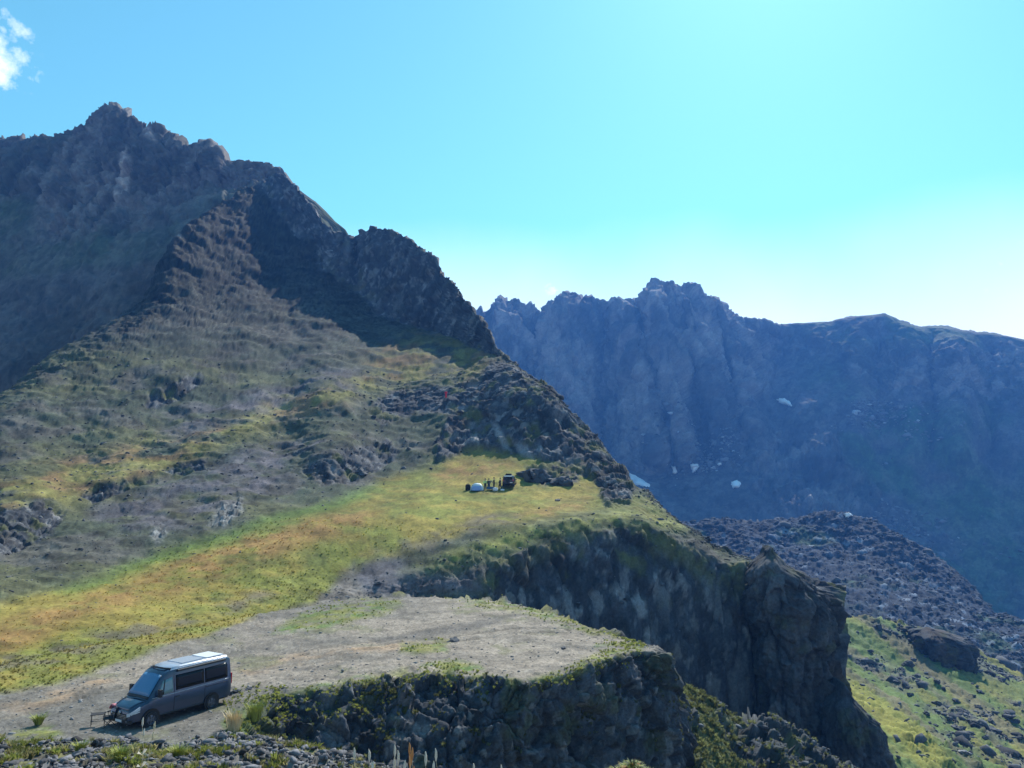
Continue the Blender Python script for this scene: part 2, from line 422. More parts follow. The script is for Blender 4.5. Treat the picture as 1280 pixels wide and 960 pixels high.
# colours of the ground cover
def varn(l, s, o=4): return fbm(Pf, l, o, .6, s, Df)
col = np.broadcast_to(HEATH, Pf.shape).copy()
st = fbm(Pf, 20, 6, .6, 140, Df, stretch=(.45, 1, 2.2))
col = mix(col, C(.130, .130, .066), sstep(-.1, .35, st) * .8)
col = mix(col, C(.115, .105, .098), sstep(.05, .4, varn(9, 150)) * .7)
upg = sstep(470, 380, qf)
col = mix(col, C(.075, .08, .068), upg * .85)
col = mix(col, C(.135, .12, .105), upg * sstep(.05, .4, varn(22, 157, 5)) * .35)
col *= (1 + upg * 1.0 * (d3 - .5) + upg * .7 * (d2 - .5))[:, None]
band2 = mask(pf, qf, [[(-200,680),(-100,640),(0,600),(80,578),(200,545),(300,520),(380,495),(440,475),(470,440),(520,420),(570,425),(620,448),(600,470),(560,482),(480,487),(400,512),(300,548),(200,592),(80,630),(0,660),(-200,720)]], 16, jit)
col = mix(col, mix(C(.20, .195, .055)[None], C(.29, .19, .075)[None], sstep(-.1, .3, varn(7, 160)))[:] if False else mix(np.broadcast_to(C(.225, .20, .06), Pf.shape), C(.27, .165, .075), sstep(-.1, .35, varn(7, 160))), band2 * sstep(-.35, .1, varn(6, 165)) * .85)
scr = mask(pf, qf, [[(195,545),(240,515),(300,498),(420,460),(450,462),(440,482),(380,500),(300,528),(215,552)],
                    [(425,705),(470,690),(560,712),(600,705),(610,745),(520,748),(440,748),(380,770),(300,800),(250,800),(330,750)],
                    [(110,640),(200,610),(320,560),(420,540),(400,570),(360,600),(280,640),(160,680)]], 12, jit)
col = mix(col, SCREE * C(.66, .62, .66), scr * sstep(-.4, .2, varn(5, 170)) * .85)
grn = mask(pf, qf, [[(60,735),(160,695),(260,664),(340,636),(400,612),(450,598),(470,612),(420,640),(340,662),(250,690),(150,720),(100,740)]], 10, jit)
mcol = mix(np.broadcast_to(GRASS, Pf.shape), GOLD, sstep(-.25, .3, varn(5, 180, 5)))
mcol = mix(mcol, C(.15, .165, .05), sstep(.1, .4, varn(3, 185, 5)) * .6)
org = mask(pf, qf, [[(-40,800),(60,765),(150,730),(230,695),(300,668),(345,655),(420,640),(470,640),(440,662),(380,680),(320,700),(240,730),(130,765),(0,815)],
                    [(545,590),(580,575),(640,580),(620,592),(560,602)],[(640,640),(740,625),(730,640),(650,650)]], 12, jit)
mcol = mix(mcol, ORANGE, org * sstep(-.45, .15, varn(2.4, 190, 5)))
mcol = mix(mcol, GREEN, grn * .85)
brn = mask(pf, qf, [[(130,795),(240,758),(330,735),(345,742),(250,772),(140,810)],[(0,820),(90,800),(200,770),(210,778),(100,815),(0,838)],[(570,652),(612,640),(652,643),(640,656),(600,660)],[(450,690),(520,668),(590,650),(640,648),(600,668),(520,690)],[(395,735),(470,755),(500,742),(480,762),(400,770)]], 7, jit)
mcol = mix(mcol, C(.15, .125, .10), brn * .75 * sstep(-.3, .2, varn(2.4, 195, 5)))
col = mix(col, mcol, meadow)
road = mask(pf, qf, [[(-300,990),(0,880),(120,850),(200,822),(260,800),(330,772),(395,752),(425,720),(440,700),(455,740),(440,760),(400,775),(520,760),(640,756),(700,990)]], 7, jit)
col = mix(col, GRAVEL * .82, road * (1 - rock) * .85)
shelf = mask(pf, qf, [[(500,715),(620,672),(700,645),(790,628),(850,660),(800,660),(700,672),(620,700),(560,720)]], 12, jit)
col = mix(col, C(.155, .165, .075), shelf * .7)
col = mix(col, C(.24, .235, .06), shelf * sstep(.0, .35, varn(4, 206, 5)) * .7)
col *= (1 - .28 * sstep(520, 400, qf) * (1 - meadow))[:, None] * (1 - .5 * sstep(440, 330, qf))[:, None]  # upper slope darkened in the colour to soften its contrast between sun and shadow
speck = sstep(.25, .6, vnoise(Pf / .55, 201)) * sstep(1.2, 2.5, .55 * F_PX / Df)
tc_ = facets(Pf / tl, .8, 203, (.45, .7, 1.6))[1]
col *= (1 + .35 * varn(1.3, 200, 5) + (.55 * (tc_ - .5) + .35 * fbm(Pf / tl, 1.6, 4, .7, 204, Df / tl[:, 0], stretch=(.4, .7, 1.6))) * (1 - .45 * meadow))[:, None] * (1 - .25 * speck[:, None])
rcol = mix(np.broadcast_to(ROCK, Pf.shape), PALE * .75, (sstep(.83, .9, c2) * .6 + sstep(.9, .95, c3) * .4))
rcol = mix(rcol, C(.10, .085, .07), sstep(.1, .5, varn(6, 210)) * .6)
rcol = rcol * (1 + .45 * (c2 - .5) + .35 * (c3 - .5))[:, None]
stk = fbm(Pf, 3.0, 6, .65, 215, Df, stretch=(1, 1, .3))
rcol = mix(rcol, C(.15, .155, .165), sstep(.12, .42, stk) * .75)
rcol = mix(rcol, C(.028, .03, .034), sstep(-.1, -.4, stk) * .75)
up = np.clip(nrm[:, 2], 0, 1)
moss = sstep(.1, .45, varn(4, 220)) * sstep(.25, .5, up) * (.9 - .5 * upg)
rcol = mix(rcol, C(.13, .135, .05), moss * .8)
rim = mask(pf, qf, [[(600,700),(700,650),(800,630),(850,655),(930,697),(950,712),(950,760),(900,740),(840,700),(780,680),(700,690),(620,730)]], 14, jit)
rcol = mix(rcol, C(.15, .15, .055), rim * sstep(-.3, .3, varn(2.5, 225)) * .7)
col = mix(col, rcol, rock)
slab = mask(pf, qf, [[(612,525),(622,530),(640,565),(628,560)],[(560,395),(572,400),(566,408)],[(528,352),(534,358),(530,364)],[(208,294),(222,288),(228,296),(214,299)],[(588,555),(596,540),(600,560)],[(786,752),(800,740),(806,770),(796,775)],[(520,370),(534,374),(528,380)],[(640,552),(660,560),(668,575),(650,568)]], 2.5)
col = mix(col, PALE, slab * .8)
piles = mask(pf, qf, [[(262,652),(285,628),(302,622),(306,640),(285,656)],[(190,668),(205,658),(212,672),(198,680)]], 5, jit)
col = mix(col, np.array([[.2, .2, .2]], np.float32) * (1 + 1.2 * (c3 - .5))[:, None] + 0 * col, piles * .85)
P = P + nrm * (piles * .5 * (facets(Pf, .8, 91)[0]))[:, None]
hill_P = P.reshape(px.shape + (3,)).astype(np.float32)
M_hill = ground_mat('hillside_cover', 3.0, .12, .5, .12, .35)
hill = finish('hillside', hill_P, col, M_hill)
hill_pix = (pf, qf, P, col, rock, meadow, Df)

# ================================================================== MAIN PEAK (shaded face behind the spur)
k0 = [(-500,760,330),(0,600,330),(150,490,360),(250,380,400),(345,300,430),(420,380,420),(640,560,420)]
k1 = [(-500,600,400),(0,430,410),(100,390,420),(200,310,440),(300,250,460),(345,236,470),(420,330,460),(640,520,460)]
k2 = [(-500,470,470),(0,310,480),(100,265,480),(200,235,485),(270,230,490),(345,228,500),(420,310,490),(640,500,490)]
k3 = [(-500,380,520),(0,230,520),(60,215,515),(150,190,505),(225,215,490),(270,212,490),(345,222,505),(420,300,500),(640,490,500)]
kc = [(-500,330,590),(-200,215,580),(-60,186,560),(0,186,550),(10,184,549),(20,182,548),(40,183,545),(60,178,542),(80,168,540),(95,161,538),(106,159,537),(112,156,536),(122,146,534),(132,137,532),(146,134,530),(158,139,528),(166,145,527),(171,155,525),(176,161,523),(188,166,520),(198,170,516),(205,175,514),(222,181,510),(228,188,508),(236,190,506),(252,188,503),(262,188,501),(270,192,500),(273,202,500),(276,211,502),(290,209,508),(302,206,510),(312,209,510),(322,208,510),(336,209,510),(345,214,512),(420,292,512),(640,480,512)]
k0, k1, k2, k3, kc = [[(a, b, c * .80) for a, b, c in r] for r in (k0, k1, k2, k3, kc)]
rowsK = [k0, k1, k2, k3, kc, behind(kc, 1.08, 15), behind(kc, 1.3, 120)]
cK = cols(-24, 352, 1.5, -500, 640, 12)
px, py, Y, vq = sheet(rowsK, cK, [70, 60, 56, 50, 5, 5])
jag = .0
Pt = world(px, py, Y); nrm = normals(Pt).reshape(-1, 3); Pf = Pt.reshape(-1, 3).astype(np.float32); Df = Y.ravel().astype(np.float32)
pf, qf = px.ravel(), py.ravel(); V_ = vq[:, None].repeat(px.shape[1], 1).ravel()
jit = (fbm(Pf, 60, 5, .6, 41, Df) * 12, fbm(Pf, 40, 5, .6, 51, Df) * 8)
rocky = mask(pf, qf, [[(95,150),(150,120),(285,180),(285,215),(350,200),(350,225),(260,250),(200,280),(120,300),(60,300),(40,250),(-40,240),(-40,170)]], 16, jit)
rd, c1, c2, c3 = rock_disp(Pf, Df, 13, 60, .6)
cw = np.exp(-((V_ - 4) / .4) ** 2)
rd = rd * (1 - .8 * cw) + rock_disp(Pf, Df, 6.5, 62, .7)[0] * cw * 1.1
gul = fbm(Pf, 60, 5, .55, 66, Df, ridged=True, stretch=(1, .6, .35)) * 7
disp = rd * (.25 + .75 * rocky) + gul
P = Pf + nrm * disp[:, None]
def varn(l, s, o=4): return fbm(Pf, l, o, .6, s, Df)
col = mix(np.broadcast_to(C(.088, .080, .070), Pf.shape), C(.062, .085, .045), sstep(-.15, .3, fbm(Pf, 90, 6, .6, 240, Df, stretch=(.5, .5, 1.6))) * (1 - rocky * .7) * .9)
stkK = fbm(Pf, 24, 6, .65, 252, Df, ridged=True, stretch=(1, 1, .4))
col = mix(col, C(.20, .18, .165), sstep(.2, .55, stkK) * (.35 + .65 * rocky) * .8)
col = mix(col, C(.12, .10, .09), rocky * .6 * sstep(-.3, .4, varn(40, 250)))
bright = mask(pf, qf, [[(178,165),(190,172),(197,184),(184,180)],[(150,232),(162,196),(170,215),(160,245)],[(146,244),(156,246),(152,250),(144,249)]], 4, (jit[0] * .3, jit[1] * .3))
col = mix(col, C(.42, .36, .33), bright * .8)  # pale pinkish colour painted in for sunlit crags
col *= (1 + .4 * (c2 - .5) + .3 * (c3 - .5) + .25 * varn(8, 255))[:, None]
M_far = ground_mat('far_rock_cover', .35, .03, .6, .8, .3)
peak = finish('mountain', P.reshape(px.shape + (3,)), col, M_far)

# ================================================================== FAR MOUNTAIN (right, blue with distance)
f0 = [(300,930,430),(700,860,560),(900,860,560),(1050,860,560),(1150,870,560),(1280,900,560),(1900,960,520)]
f1 = [(300,760,620),(700,740,730),(900,730,740),(1050,740,740),(1280,790,700),(1900,860,640)]
f2 = [(300,640,860),(700,625,900),(830,622,895),(930,610,885),(1000,625,868),(1100,645,850),(1280,680,805),(1900,740,760)]
f3 = [(300,560,960),(700,580,960),(770,596,955),(830,600,945),(880,580,945),(940,525,985),(1000,505,990),(1100,505,968),(1200,515,945),(1280,525,930),(1900,600,900)]
f4 = [(300,470,1040),(700,480,1040),(770,490,1015),(850,480,995),(900,470,1015),(950,455,1070),(1000,455,1075),(1100,450,1030),(1180,455,1010),(1280,470,990),(1900,540,960)]
fc = [(300,400,1150),(560,394,1150),(600,389,1140),(608,389,1138),(618,383,1135),(630,378,1132),(640,381,1130),(652,383,1130),(662,389,1130),(678,390,1128),(688,380,1124),(700,373,1120),(716,370,1118),(735,373,1118),(750,380,1118),(761,387,1118),(770,381,1112),(785,375,1108),(797,378,1105),(799,369,1100),(812,363,1095),(824,357,1090),(845,356,1088),(860,358,1088),(868,361,1090),(876,369,1092),(893,373,1095),(900,381,1100),(908,392,1108),(918,401,1115),(930,404,1120),(940,401,1122),(955,401,1125),(966,407,1128),(980,409,1130),(995,404,1132),(1010,403,1128),(1040,401,1118),(1060,397,1111),(1080,395,1103),(1098,393,1095.8),(1105,392,1093),(1115,397,1089),(1130,403,1085),(1145,408,1082),(1180,410,1078),(1215,415,1069),(1240,418,1064),(1280,424,1055),(1500,445,1070),(1900,480,1090)]
rowsF = [f0, f1, f2, f3, f4, fc, behind(fc, 1.05, 12), behind(fc, 1.3, 90)]
cF = cols(584, 1300, 1.45, 300, 1900, 10)
px, py, Y, vq = sheet(rowsF, cF, [10, 56, 56, 54, 48, 5, 5])
pf, qf = px.ravel(), py.ravel()
# great buttresses and gullies of the cliff: bulges in distance
sel = sstep(600, 560, qf) * sstep(0, 18, qf - np.interp(pf, *np.array([(a, b) for a, b, c in fc]).T))
def ridgeline(x, c, wd): return np.exp(-((x - c) / wd) ** 2)
slant = pf - (qf - 480) * .22
bul = 0
for c, wd, a in [(628,22,18),(668,10,-16),(712,28,26),(750,9,-22),(760,12,-18),(800,16,22),(822,9,-10),(842,15,30),(868,8,-12),(888,16,26),(912,8,-12),(930,14,16),(968,22,-24),(1030,26,3),(1070,14,12),(1100,12,-8),(1140,16,12),(1165,8,-10),(1200,22,26),(1236,12,-16)]:
    bul = bul + a * ridgeline(slant if 780 < c < 960 else pf, c, wd)
Yb = Y.ravel() - bul * sel * 1.1
Pt = world(px, py, Yb.reshape(px.shape)); nrm = normals(Pt).reshape(-1, 3); Pf = Pt.reshape(-1, 3).astype(np.float32); Df = Yb.astype(np.float32)
jit = (fbm(Pf, 90, 5, .6, 43, Df) * 12, fbm(Pf, 60, 5, .6, 53, Df) * 8)
cliff = np.maximum(sstep(610, 570, qf + jit[1]) * sstep(960, 930, pf + jit[0]), mask(pf, qf, [[(600,430),(780,410),(1280,440),(1290,470),(1280,510),(1190,500),(1120,492),(980,440),(940,520),(900,570),(780,600),(600,600)],[(925,560),(980,545),(1040,540),(1060,580),(1100,620),(1090,650),(960,650),(930,600)]], 14, jit))
rd, c1, c2, c3 = rock_disp(Pf, Df, 26, 70, .4)
flute = fbm(Pf, 46, 6, .6, 76, Df, ridged=True, stretch=(1, 1, .16)) * 13
gul = fbm(Pf, 90, 6, .55, 86, Df, ridged=True, stretch=(1, .7, .5)) * 8
disp = (rd * .8 + flute) * cliff + (gul + rd * .22) * (1 - cliff)
disp *= 1 - .8 * ridgeline(vq, len(rowsF) - 3, .25)[:, None].repeat(px.shape[1], 1).ravel() * sstep(960, 1010, pf)
P = Pf + nrm * disp[:, None]
col = mix(np.broadcast_to(C(.125, .12, .12), Pf.shape), C(.07, .12, .055), sstep(-.2, .25, varn(70, 260)) * (1 - cliff * .8) * sstep(980, 1080, pf) * .9) if False else None
def varn(l, s, o=4): return fbm(Pf, l, o, .6, s, Df)
col = mix(np.broadcast_to(C(.088, .088, .092), Pf.shape), C(.05, .095, .04), sstep(-.35, .2, varn(70, 260)) * (1 - cliff * .75) * sstep(960, 1080, pf) * .9)
stk = fbm(Pf, 50, 6, .62, 267, Df, ridged=True, stretch=(1, 1, .2))
pale = sstep(.15, .55, stk) * np.maximum(cliff, .25)
col = mix(col, C(.25, .23, .22), pale * .8)
col = mix(col, C(.045, .045, .05), sstep(.0, -.3, stk) * .8 * cliff)
lit = mask(pf, qf, [[(1225,470),(1260,460),(1290,455),(1290,462),(1250,468)]], 3)
col *= (1 + .5 * (c2 - .5) + .35 * (c3 - .5) + .25 * varn(12, 270))[:, None]
far_m = finish('mountain', P.reshape(px.shape + (3,)), col, M_far)
FAR = (px, py, P.reshape(px.shape + (3,)))

# ================================================================== MORAINE (blocky rock hill below the far cliffs)
m0 = [(600,900,280),(700,880,280),(900,880,270),(1050,860,265),(1150,870,260),(1220,880,260),(1280,900,250),(1700,1060,240)]
m1 = [(600,760,360),(700,740,370),(900,740,370),(1050,765,330),(1150,790,310),(1220,815,300),(1280,840,290),(1700,980,280)]
m2 = [(600,690,420),(700,680,430),(860,678,420),(985,690,410),(1060,685,400),(1100,700,385),(1150,725,370),(1220,775,340),(1280,805,315),(1700,940,310)]
mc = [(600,640,480),(700,640,470),(800,645,460),(840,652,455),(860,656,450),(900,650,450),(940,656,450),(985,652,448),(1030,642,440),(1060,641,436),(1085,648,432),(1100,653,425),(1122,664,418),(1150,684,408),(1165,692,402),(1180,705,396),(1200,722,386),(1215,738,378),(1226,754,366),(1240,772,356),(1262,778,350),(1290,792,340),(1400,830,330),(1700,920,320)]
rowsM = [m0, m1, m2, mc, behind(mc, 1.06, 25), behind(mc, 1.25, 110)]
cM = cols(850, 1300, 1.45, 600, 1700, 10)
px, py, Y, vq = sheet(rowsM, cM, [40, 60, 56, 8, 5])
Pt = world(px, py, Y); nrm = normals(Pt).reshape(-1, 3); Pf = Pt.reshape(-1, 3).astype(np.float32); Df = Y.ravel().astype(np.float32)
rd, c1, c2, c3 = rock_disp(Pf, Df, 9, 160, .9)
f4_, c4 = facets(Pf, 3.4, 166)
disp = rd * .3 + f4_ * .8 + fbm(Pf, 50, 4, .5, 168, Df, ridged=True, stretch=(1, .5, 1)) * 4
P = Pf + nrm * disp[:, None]
def varn(l, s, o=4): return fbm(Pf, l, o, .6, s, Df)
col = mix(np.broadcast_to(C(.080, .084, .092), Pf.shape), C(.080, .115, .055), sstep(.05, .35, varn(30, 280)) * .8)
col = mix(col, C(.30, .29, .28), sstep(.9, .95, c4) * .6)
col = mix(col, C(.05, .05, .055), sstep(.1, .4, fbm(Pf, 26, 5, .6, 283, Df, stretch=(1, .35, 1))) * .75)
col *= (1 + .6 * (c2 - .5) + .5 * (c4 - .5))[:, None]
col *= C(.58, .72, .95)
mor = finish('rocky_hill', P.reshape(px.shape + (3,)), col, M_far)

# ================================================================== GREEN SLOPE (lower right)
g0 = [(860,1250,80),(1000,1300,80),(1280,1400,80),(1700,1550,84)]
g1 = [(860,1000,104),(1000,1010,108),(1120,1000,112),(1200,1010,116),(1280,1030,118),(1700,1160,122)]
g2 = [(860,860,160),(1000,880,165),(1045,890,160),(1120,905,155),(1200,925,155),(1280,948,155),(1700,1060,155)]
g3 = [(860,760,205),(1000,795,210),(1045,815,208),(1120,840,205),(1200,865,200),(1280,890,196),(1700,1010,190)]
gc = [(860,710,230),(960,740,232),(1000,752,234),(1030,762,235),(1050,768,236),(1075,770,238),(1100,772,240),(1130,778,242),(1160,786,244),(1190,796,245),(1215,808,245),(1240,824,243),(1262,836,241),(1290,848,238),(1400,880,235),(1700,960,230)]
rowsG = [g0, g1, g2, g3, gc, behind(gc, 1.05, 20), behind(gc, 1.2, 90)]
cG = cols(1030, 1300, 1.4, 860, 1700, 10)
px, py, Y, vq = sheet(rowsG, cG, [16, 70, 60, 46, 6, 4])
Pt = world(px, py, Y); nrm = normals(Pt).reshape(-1, 3); Pf = Pt.reshape(-1, 3).astype(np.float32); Df = Y.ravel().astype(np.float32)
pf, qf = px.ravel(), py.ravel()
jit = (fbm(Pf, 12, 5, .6, 44, Df) * 12, fbm(Pf, 9, 5, .6, 54, Df) * 8)
stony = mask(pf, qf, [[(1040,800),(1090,805),(1110,840),(1060,850),(1040,840)],[(1110,840),(1150,835),(1190,880),(1240,900),(1290,930),(1290,960),(1200,930),(1150,900)],[(1250,870),(1290,880),(1290,905),(1260,895)],[(1080,765),(1220,790),(1290,850),(1290,865),(1230,840),(1130,800)]], 16, jit)
stony = stony * sstep(-.15, .3, fbm(Pf, 7, 4, .6, 301, Df))
rd, c1, c2, c3 = rock_disp(Pf, Df, 2.6, 180, .9)
disp = rd * stony * .9 + (1 - stony) * (fbm(Pf, 3, 6, .65, 182, Df) * 1.2 + np.maximum(0, facets(Pf, 1.8, 183)[0]) * .9) + fbm(Pf, 25, 3, .5, 184, Df) * 1.6
strk = fbm(world(px, py, Y).reshape(-1, 3).astype(np.float32), 9, 3, .5, 303, Df)
P = Pf + nrm * disp[:, None]
# stripes run down the slope (photo: from upper left to lower right)
u = (qf - 770) - (pf - 1040) * .78
uu = np.stack([u / 22 + .5 * fbm(Pf, 20, 3, .5, 311, Df), pf / 260, 0 * u], -1).astype(np.float32)
sn = vnoise(uu, 305) * .6 + vnoise(uu * 2.3, 306) * .4
def varn(l, s, o=4): return fbm(Pf, l, o, .6, s, Df)
col = mix(np.broadcast_to(C(.12, .165, .055), Pf.shape), C(.20, .19, .055), sstep(-.2, .3, sn))
col = mix(col, C(.15, .135, .085), sstep(.15, .5, vnoise(uu * 1.7 + 9, 308)) * .8)
col = mix(col, C(.24, .23, .05), mask(pf, qf, [[(1045,835),(1075,850),(1200,960),(1240,1010),(1200,1010),(1120,930),(1060,870)]], 6, jit) * .8)
col = mix(col, C(.13, .13, .13) , stony * .9)
col *= (1 + .3 * varn(2.5, 310, 5) + .5 * stony * (c2 - .5))[:, None]
M_slope = ground_mat('slope_cover', 1.6, .1, .5, .2, .35)
gs = finish('green_slope', P.reshape(px.shape + (3,)), col, M_slope)
SLOPE = (px, py, P.reshape(px.shape + (3,)), stony.reshape(px.shape))

# ================================================================== GRAVEL PLATEAU with its front cliff
near = [(-300,1020,28.9),(0,975,32.28),(100,962,33.4),(200,945,35),(260,925,37.09),(300,905,39.45),(340,874,43.75),(400,866,45.02),(450,858,46.37),(520,846,48.54),(600,850,47.79),(650,855,46.89),(700,848,48.16),(740,834,50.93),(770,824,53.1),(800,816,54.98),(820,815,54.6),(840,838,55.6),(850,866,56.6),(858,905,57.6),(870,960,58.6),(900,1100,60.6)]
tip = lambda d, k: [(a, b + d, c * k) for a, b, c in near]
p0 = [(-300,1400,22),(0,1300,24),(300,1240,30),(400,1230,36),(600,1250,39),(800,1250,46),(850,1250,51),(900,1250,57)]
p1 = [(-300,1100,26),(0,1040,29),(200,1000,32),(300,960,36),(340,950,40),(400,955,41.5),(600,970,43.5),(800,960,51),(850,960,54.5),(900,1150,59)]
pi1 = [(-300,950,34.38),(0,925,36.95),(100,910,38.68),(200,890,41.26),(300,868,44.52),(400,838,49.91),(520,815,55.01),(600,815,55.01),(700,822,53.35),(770,813,55.5),(795,807,57.04),(820,812,55.4),(840,836,56.4),(850,864,57.4),(858,903,58.4),(870,958,59.4),(900,1098,61.4)]
pi2 = [(-300,900,39.77),(0,870,44.03),(100,850,47.42),(200,825,52.46),(300,800,58.71),(400,782,64.21),(520,775,66.64),(600,778,65.58),(700,786,62.9),(760,798,59.28),(795,803,57.88),(820,811,55.9),(840,835,56.9),(850,863,57.9),(858,902,58.9),(870,957,59.9),(900,1097,61.9)]
pfar = [(-300,860,45.48),(0,830,51.17),(200,790,61.4),(330,765,70.18),(440,748,77.73),(520,748,77.73),(560,749,77.24),(610,751,76.28),(650,757,73.54),(700,770,68.23),(750,786,62.66),(790,799.5,58.62),(800,802,57.93),(820,810,56.5),(840,834,57.5),(850,862,58.5),(858,901,59.5),(870,956,60.5),(900,1096,62.5)]
pback = [(a, b + (45 if a > 440 else 6), c * 1.04) for a, b, c in pfar]
pback2 = [(a, b + (220 if a > 440 else 20), c * 1.06) for a, b, c in pfar]
rowsP = [p0, p1, near, pi1, pi2, pfar, pback, pback2]
cP = cols(-20, 880, 1.45, -300, 900, 8)
px, py, Y, vq = sheet(rowsP, cP, [12, 76, 34, 44, 34, 8, 8])
Pt = world(px, py, Y); nrm = normals(Pt).reshape(-1, 3); Pf = Pt.reshape(-1, 3).astype(np.float32); Df = Y.ravel().astype(np.float32)
pf, qf = px.ravel(), py.ravel(); V = vq[:, None].repeat(px.shape[1], 1).ravel()
jit = (fbm(Pf, 5, 5, .6, 45, Df) * 14, fbm(Pf, 3, 5, .6, 55, Df) * 8)
face = np.maximum(sstep(2.12, 1.95, V) * sstep(270, 350, pf), sstep(4.98, 5.15, V) * sstep(430, 470, pf))
face = np.maximum(face, sstep(812, 832, pf))
rd, c1, c2, c3 = rock_disp(Pf + 1.2 * np.stack([fbm(Pf, 5, 3, .5, 198), fbm(Pf, 5, 3, .5, 199), 0 * Df], -1).astype(np.float32), Df, 2.7, 190, .7)
flat = 1 - face
vanr = ridgeline(np.hypot(Pf[:, 0] + 17.3, Pf[:, 1] - 41), 0, 5)
lump = (fbm(Pf, 1.6, 5, .6, 192, Df) * .10 + fbm(Pf, 9, 3, .5, 193, Df) * .28 + np.maximum(0, facets(Pf, .5, 194)[0] - .25) * .14) * (1 - .85 * vanr)
edgew = sstep(1.7, 2.0, V) * sstep(2.9, 2.05, V) * sstep(260, 330, pf)
ctr = [world(a, b, 12.8 * 967 / (b - 590)) for a, b in [(-200,938),(0,893),(100,868),(200,846),(300,830),(400,818),(480,808),(560,800),(640,790),(700,788)]]
wob = fbm(Pf, 4, 3, .5, 350) * .35
dc = np.full(len(Pf), 1e3)
for (A_, B_) in zip(ctr[:-1], ctr[1:]):
    e = (B_ - A_)[:2]; L2 = (e ** 2).sum(); tt = np.clip(((Pf[:, :2] - A_[:2]) @ e) / L2, 0, 1)
    dc = np.minimum(dc, np.linalg.norm(Pf[:, :2] - A_[:2] - tt[:, None] * e, axis=1))
rut = np.exp(-((dc + wob - .85) / .22) ** 2) * flat * (1 - vanr)
rut2 = np.exp(-((dc + wob * 1.5 - 2.3) / .18) ** 2) * flat * (1 - vanr) * sstep(-.2, .3, fbm(Pf, 8, 3, .5, 351))
lump = lump - .10 * rut - .06 * rut2
disp = rd * face * .72 + lump * flat + edgew * (fbm(Pf, 1.3, 4, .6, 197, Df) * .22)
P = Pf + nrm * disp[:, None]
def varn(l, s, o=4): return fbm(Pf, l, o, .6, s, Df)
col = mix(np.broadcast_to(GRAVEL * C(.72, .75, .76), Pf.shape), GRAVEL * C(1.25, 1.2, 1.12), sstep(-.3, .4, fbm(Pf, 6, 5, .6, 320, Df, stretch=(.35, 1, 1))))
trk = mask(pf, qf, [[(-200,925),(0,882),(130,848),(150,856),(40,885),(-200,960)],[(296,836),(370,820),(480,806),(560,800),(550,810),(480,818),(380,830),(300,845)]], 6, jit)
col = mix(col, EARTH * C(1.0, .97, .93), trk * sstep(-.4, .2, varn(2.2, 338, 5)) * .95)
gr = mask(pf, qf, [[(355,778),(400,758),(480,750),(500,752),(490,764),(400,788),(340,792)],
     [(280,905),(320,880),(420,856),(520,836),(560,826),(600,832),(600,850),(500,870),(300,960)],[(500,806),(560,800),(555,812),(500,818)],[(600,842),(650,848),(740,824),(748,806),(800,803),(800,830),(700,860),(600,870)],[(20,915),(70,908),(80,925),(10,935)],[(560,753),(640,752),(700,768),(800,800),(790,806),(700,778),(620,760)]], 6, jit)
col = mix(col, mix(np.broadcast_to(GRASS, Pf.shape), GREEN, sstep(-.2, .4, varn(1.5, 330))), gr * sstep(-.35, .15, varn(1.0, 332, 5)) * .85)
col = mix(col, C(.15, .155, .075), (1 - face) * sstep(.12, .4, varn(3.5, 336, 5)) * .55)
pmead = mask(pf, qf, [[(-320,700),(-320,905),(0,866),(60,856),(120,838),(200,812),(262,792),(320,768),(345,700)]], 5, jit)
mc2 = mix(np.broadcast_to(GRASS * C(.95, .95, 1), Pf.shape), GOLD * .9, sstep(-.1, .5, varn(2.5, 333, 5)))
mc2 = mix(mc2, C(.16, .14, .09), mask(pf, qf, [[(-100,860),(0,830),(100,805),(160,800),(100,822),(0,845)]], 6, jit) * .8 * sstep(-.3, .2, varn(1.6, 334)))
col = mix(col, C(.17, .145, .115), np.maximum(rut, rut2) * .85)
col = mix(col, mc2, pmead)
dk = mask(pf, qf, [[(460,798),(520,790),(640,768),(652,770),(600,786),(520,800),(470,802)],[(360,835),(430,832),(420,838),(365,840)],[(690,806),(716,808),(705,816)]], 3, (jit[0] * .4, jit[1] * .4))
col = mix(col, C(.12, .11, .10), dk * .7)
col *= (1 + .3 * varn(.8, 335, 5) + .3 * (facets(Pf, .3, 196)[1] - .5))[:, None]
rcol = np.broadcast_to(ROCK, Pf.shape) * (1 + .6 * (c2 - .5) + .5 * (c3 - .5))[:, None]
rcol = mix(rcol, C(.07, .08, .04), sstep(0, .4, varn(1.6, 340)) * .6)
stk = fbm(Pf, 2.0, 6, .65, 345, Df, stretch=(1, 1, .3))
rcol = mix(rcol, C(.15, .15, .155), sstep(.12, .42, stk) * .7)
rcol = mix(rcol, C(.028, .03, .034), sstep(-.1, -.4, stk) * .75)
rcol = mix(rcol, C(.17, .17, .06), sstep(1.84, 1.97, V) * sstep(-.1, .3, varn(.9, 342)) * .8)
rcol = mix(rcol, PALE * .7, sstep(.9, .95, c3) * .6)
col = mix(col, rcol, face)
M_grav = ground_mat('gravel_cover', 6.0, .6, .6, .05, .45)
plat = finish('plateau', P.reshape(px.shape + (3,)), col, M_grav)
PLAT = (pf, qf, P, face, gr, Df, pmead, col)

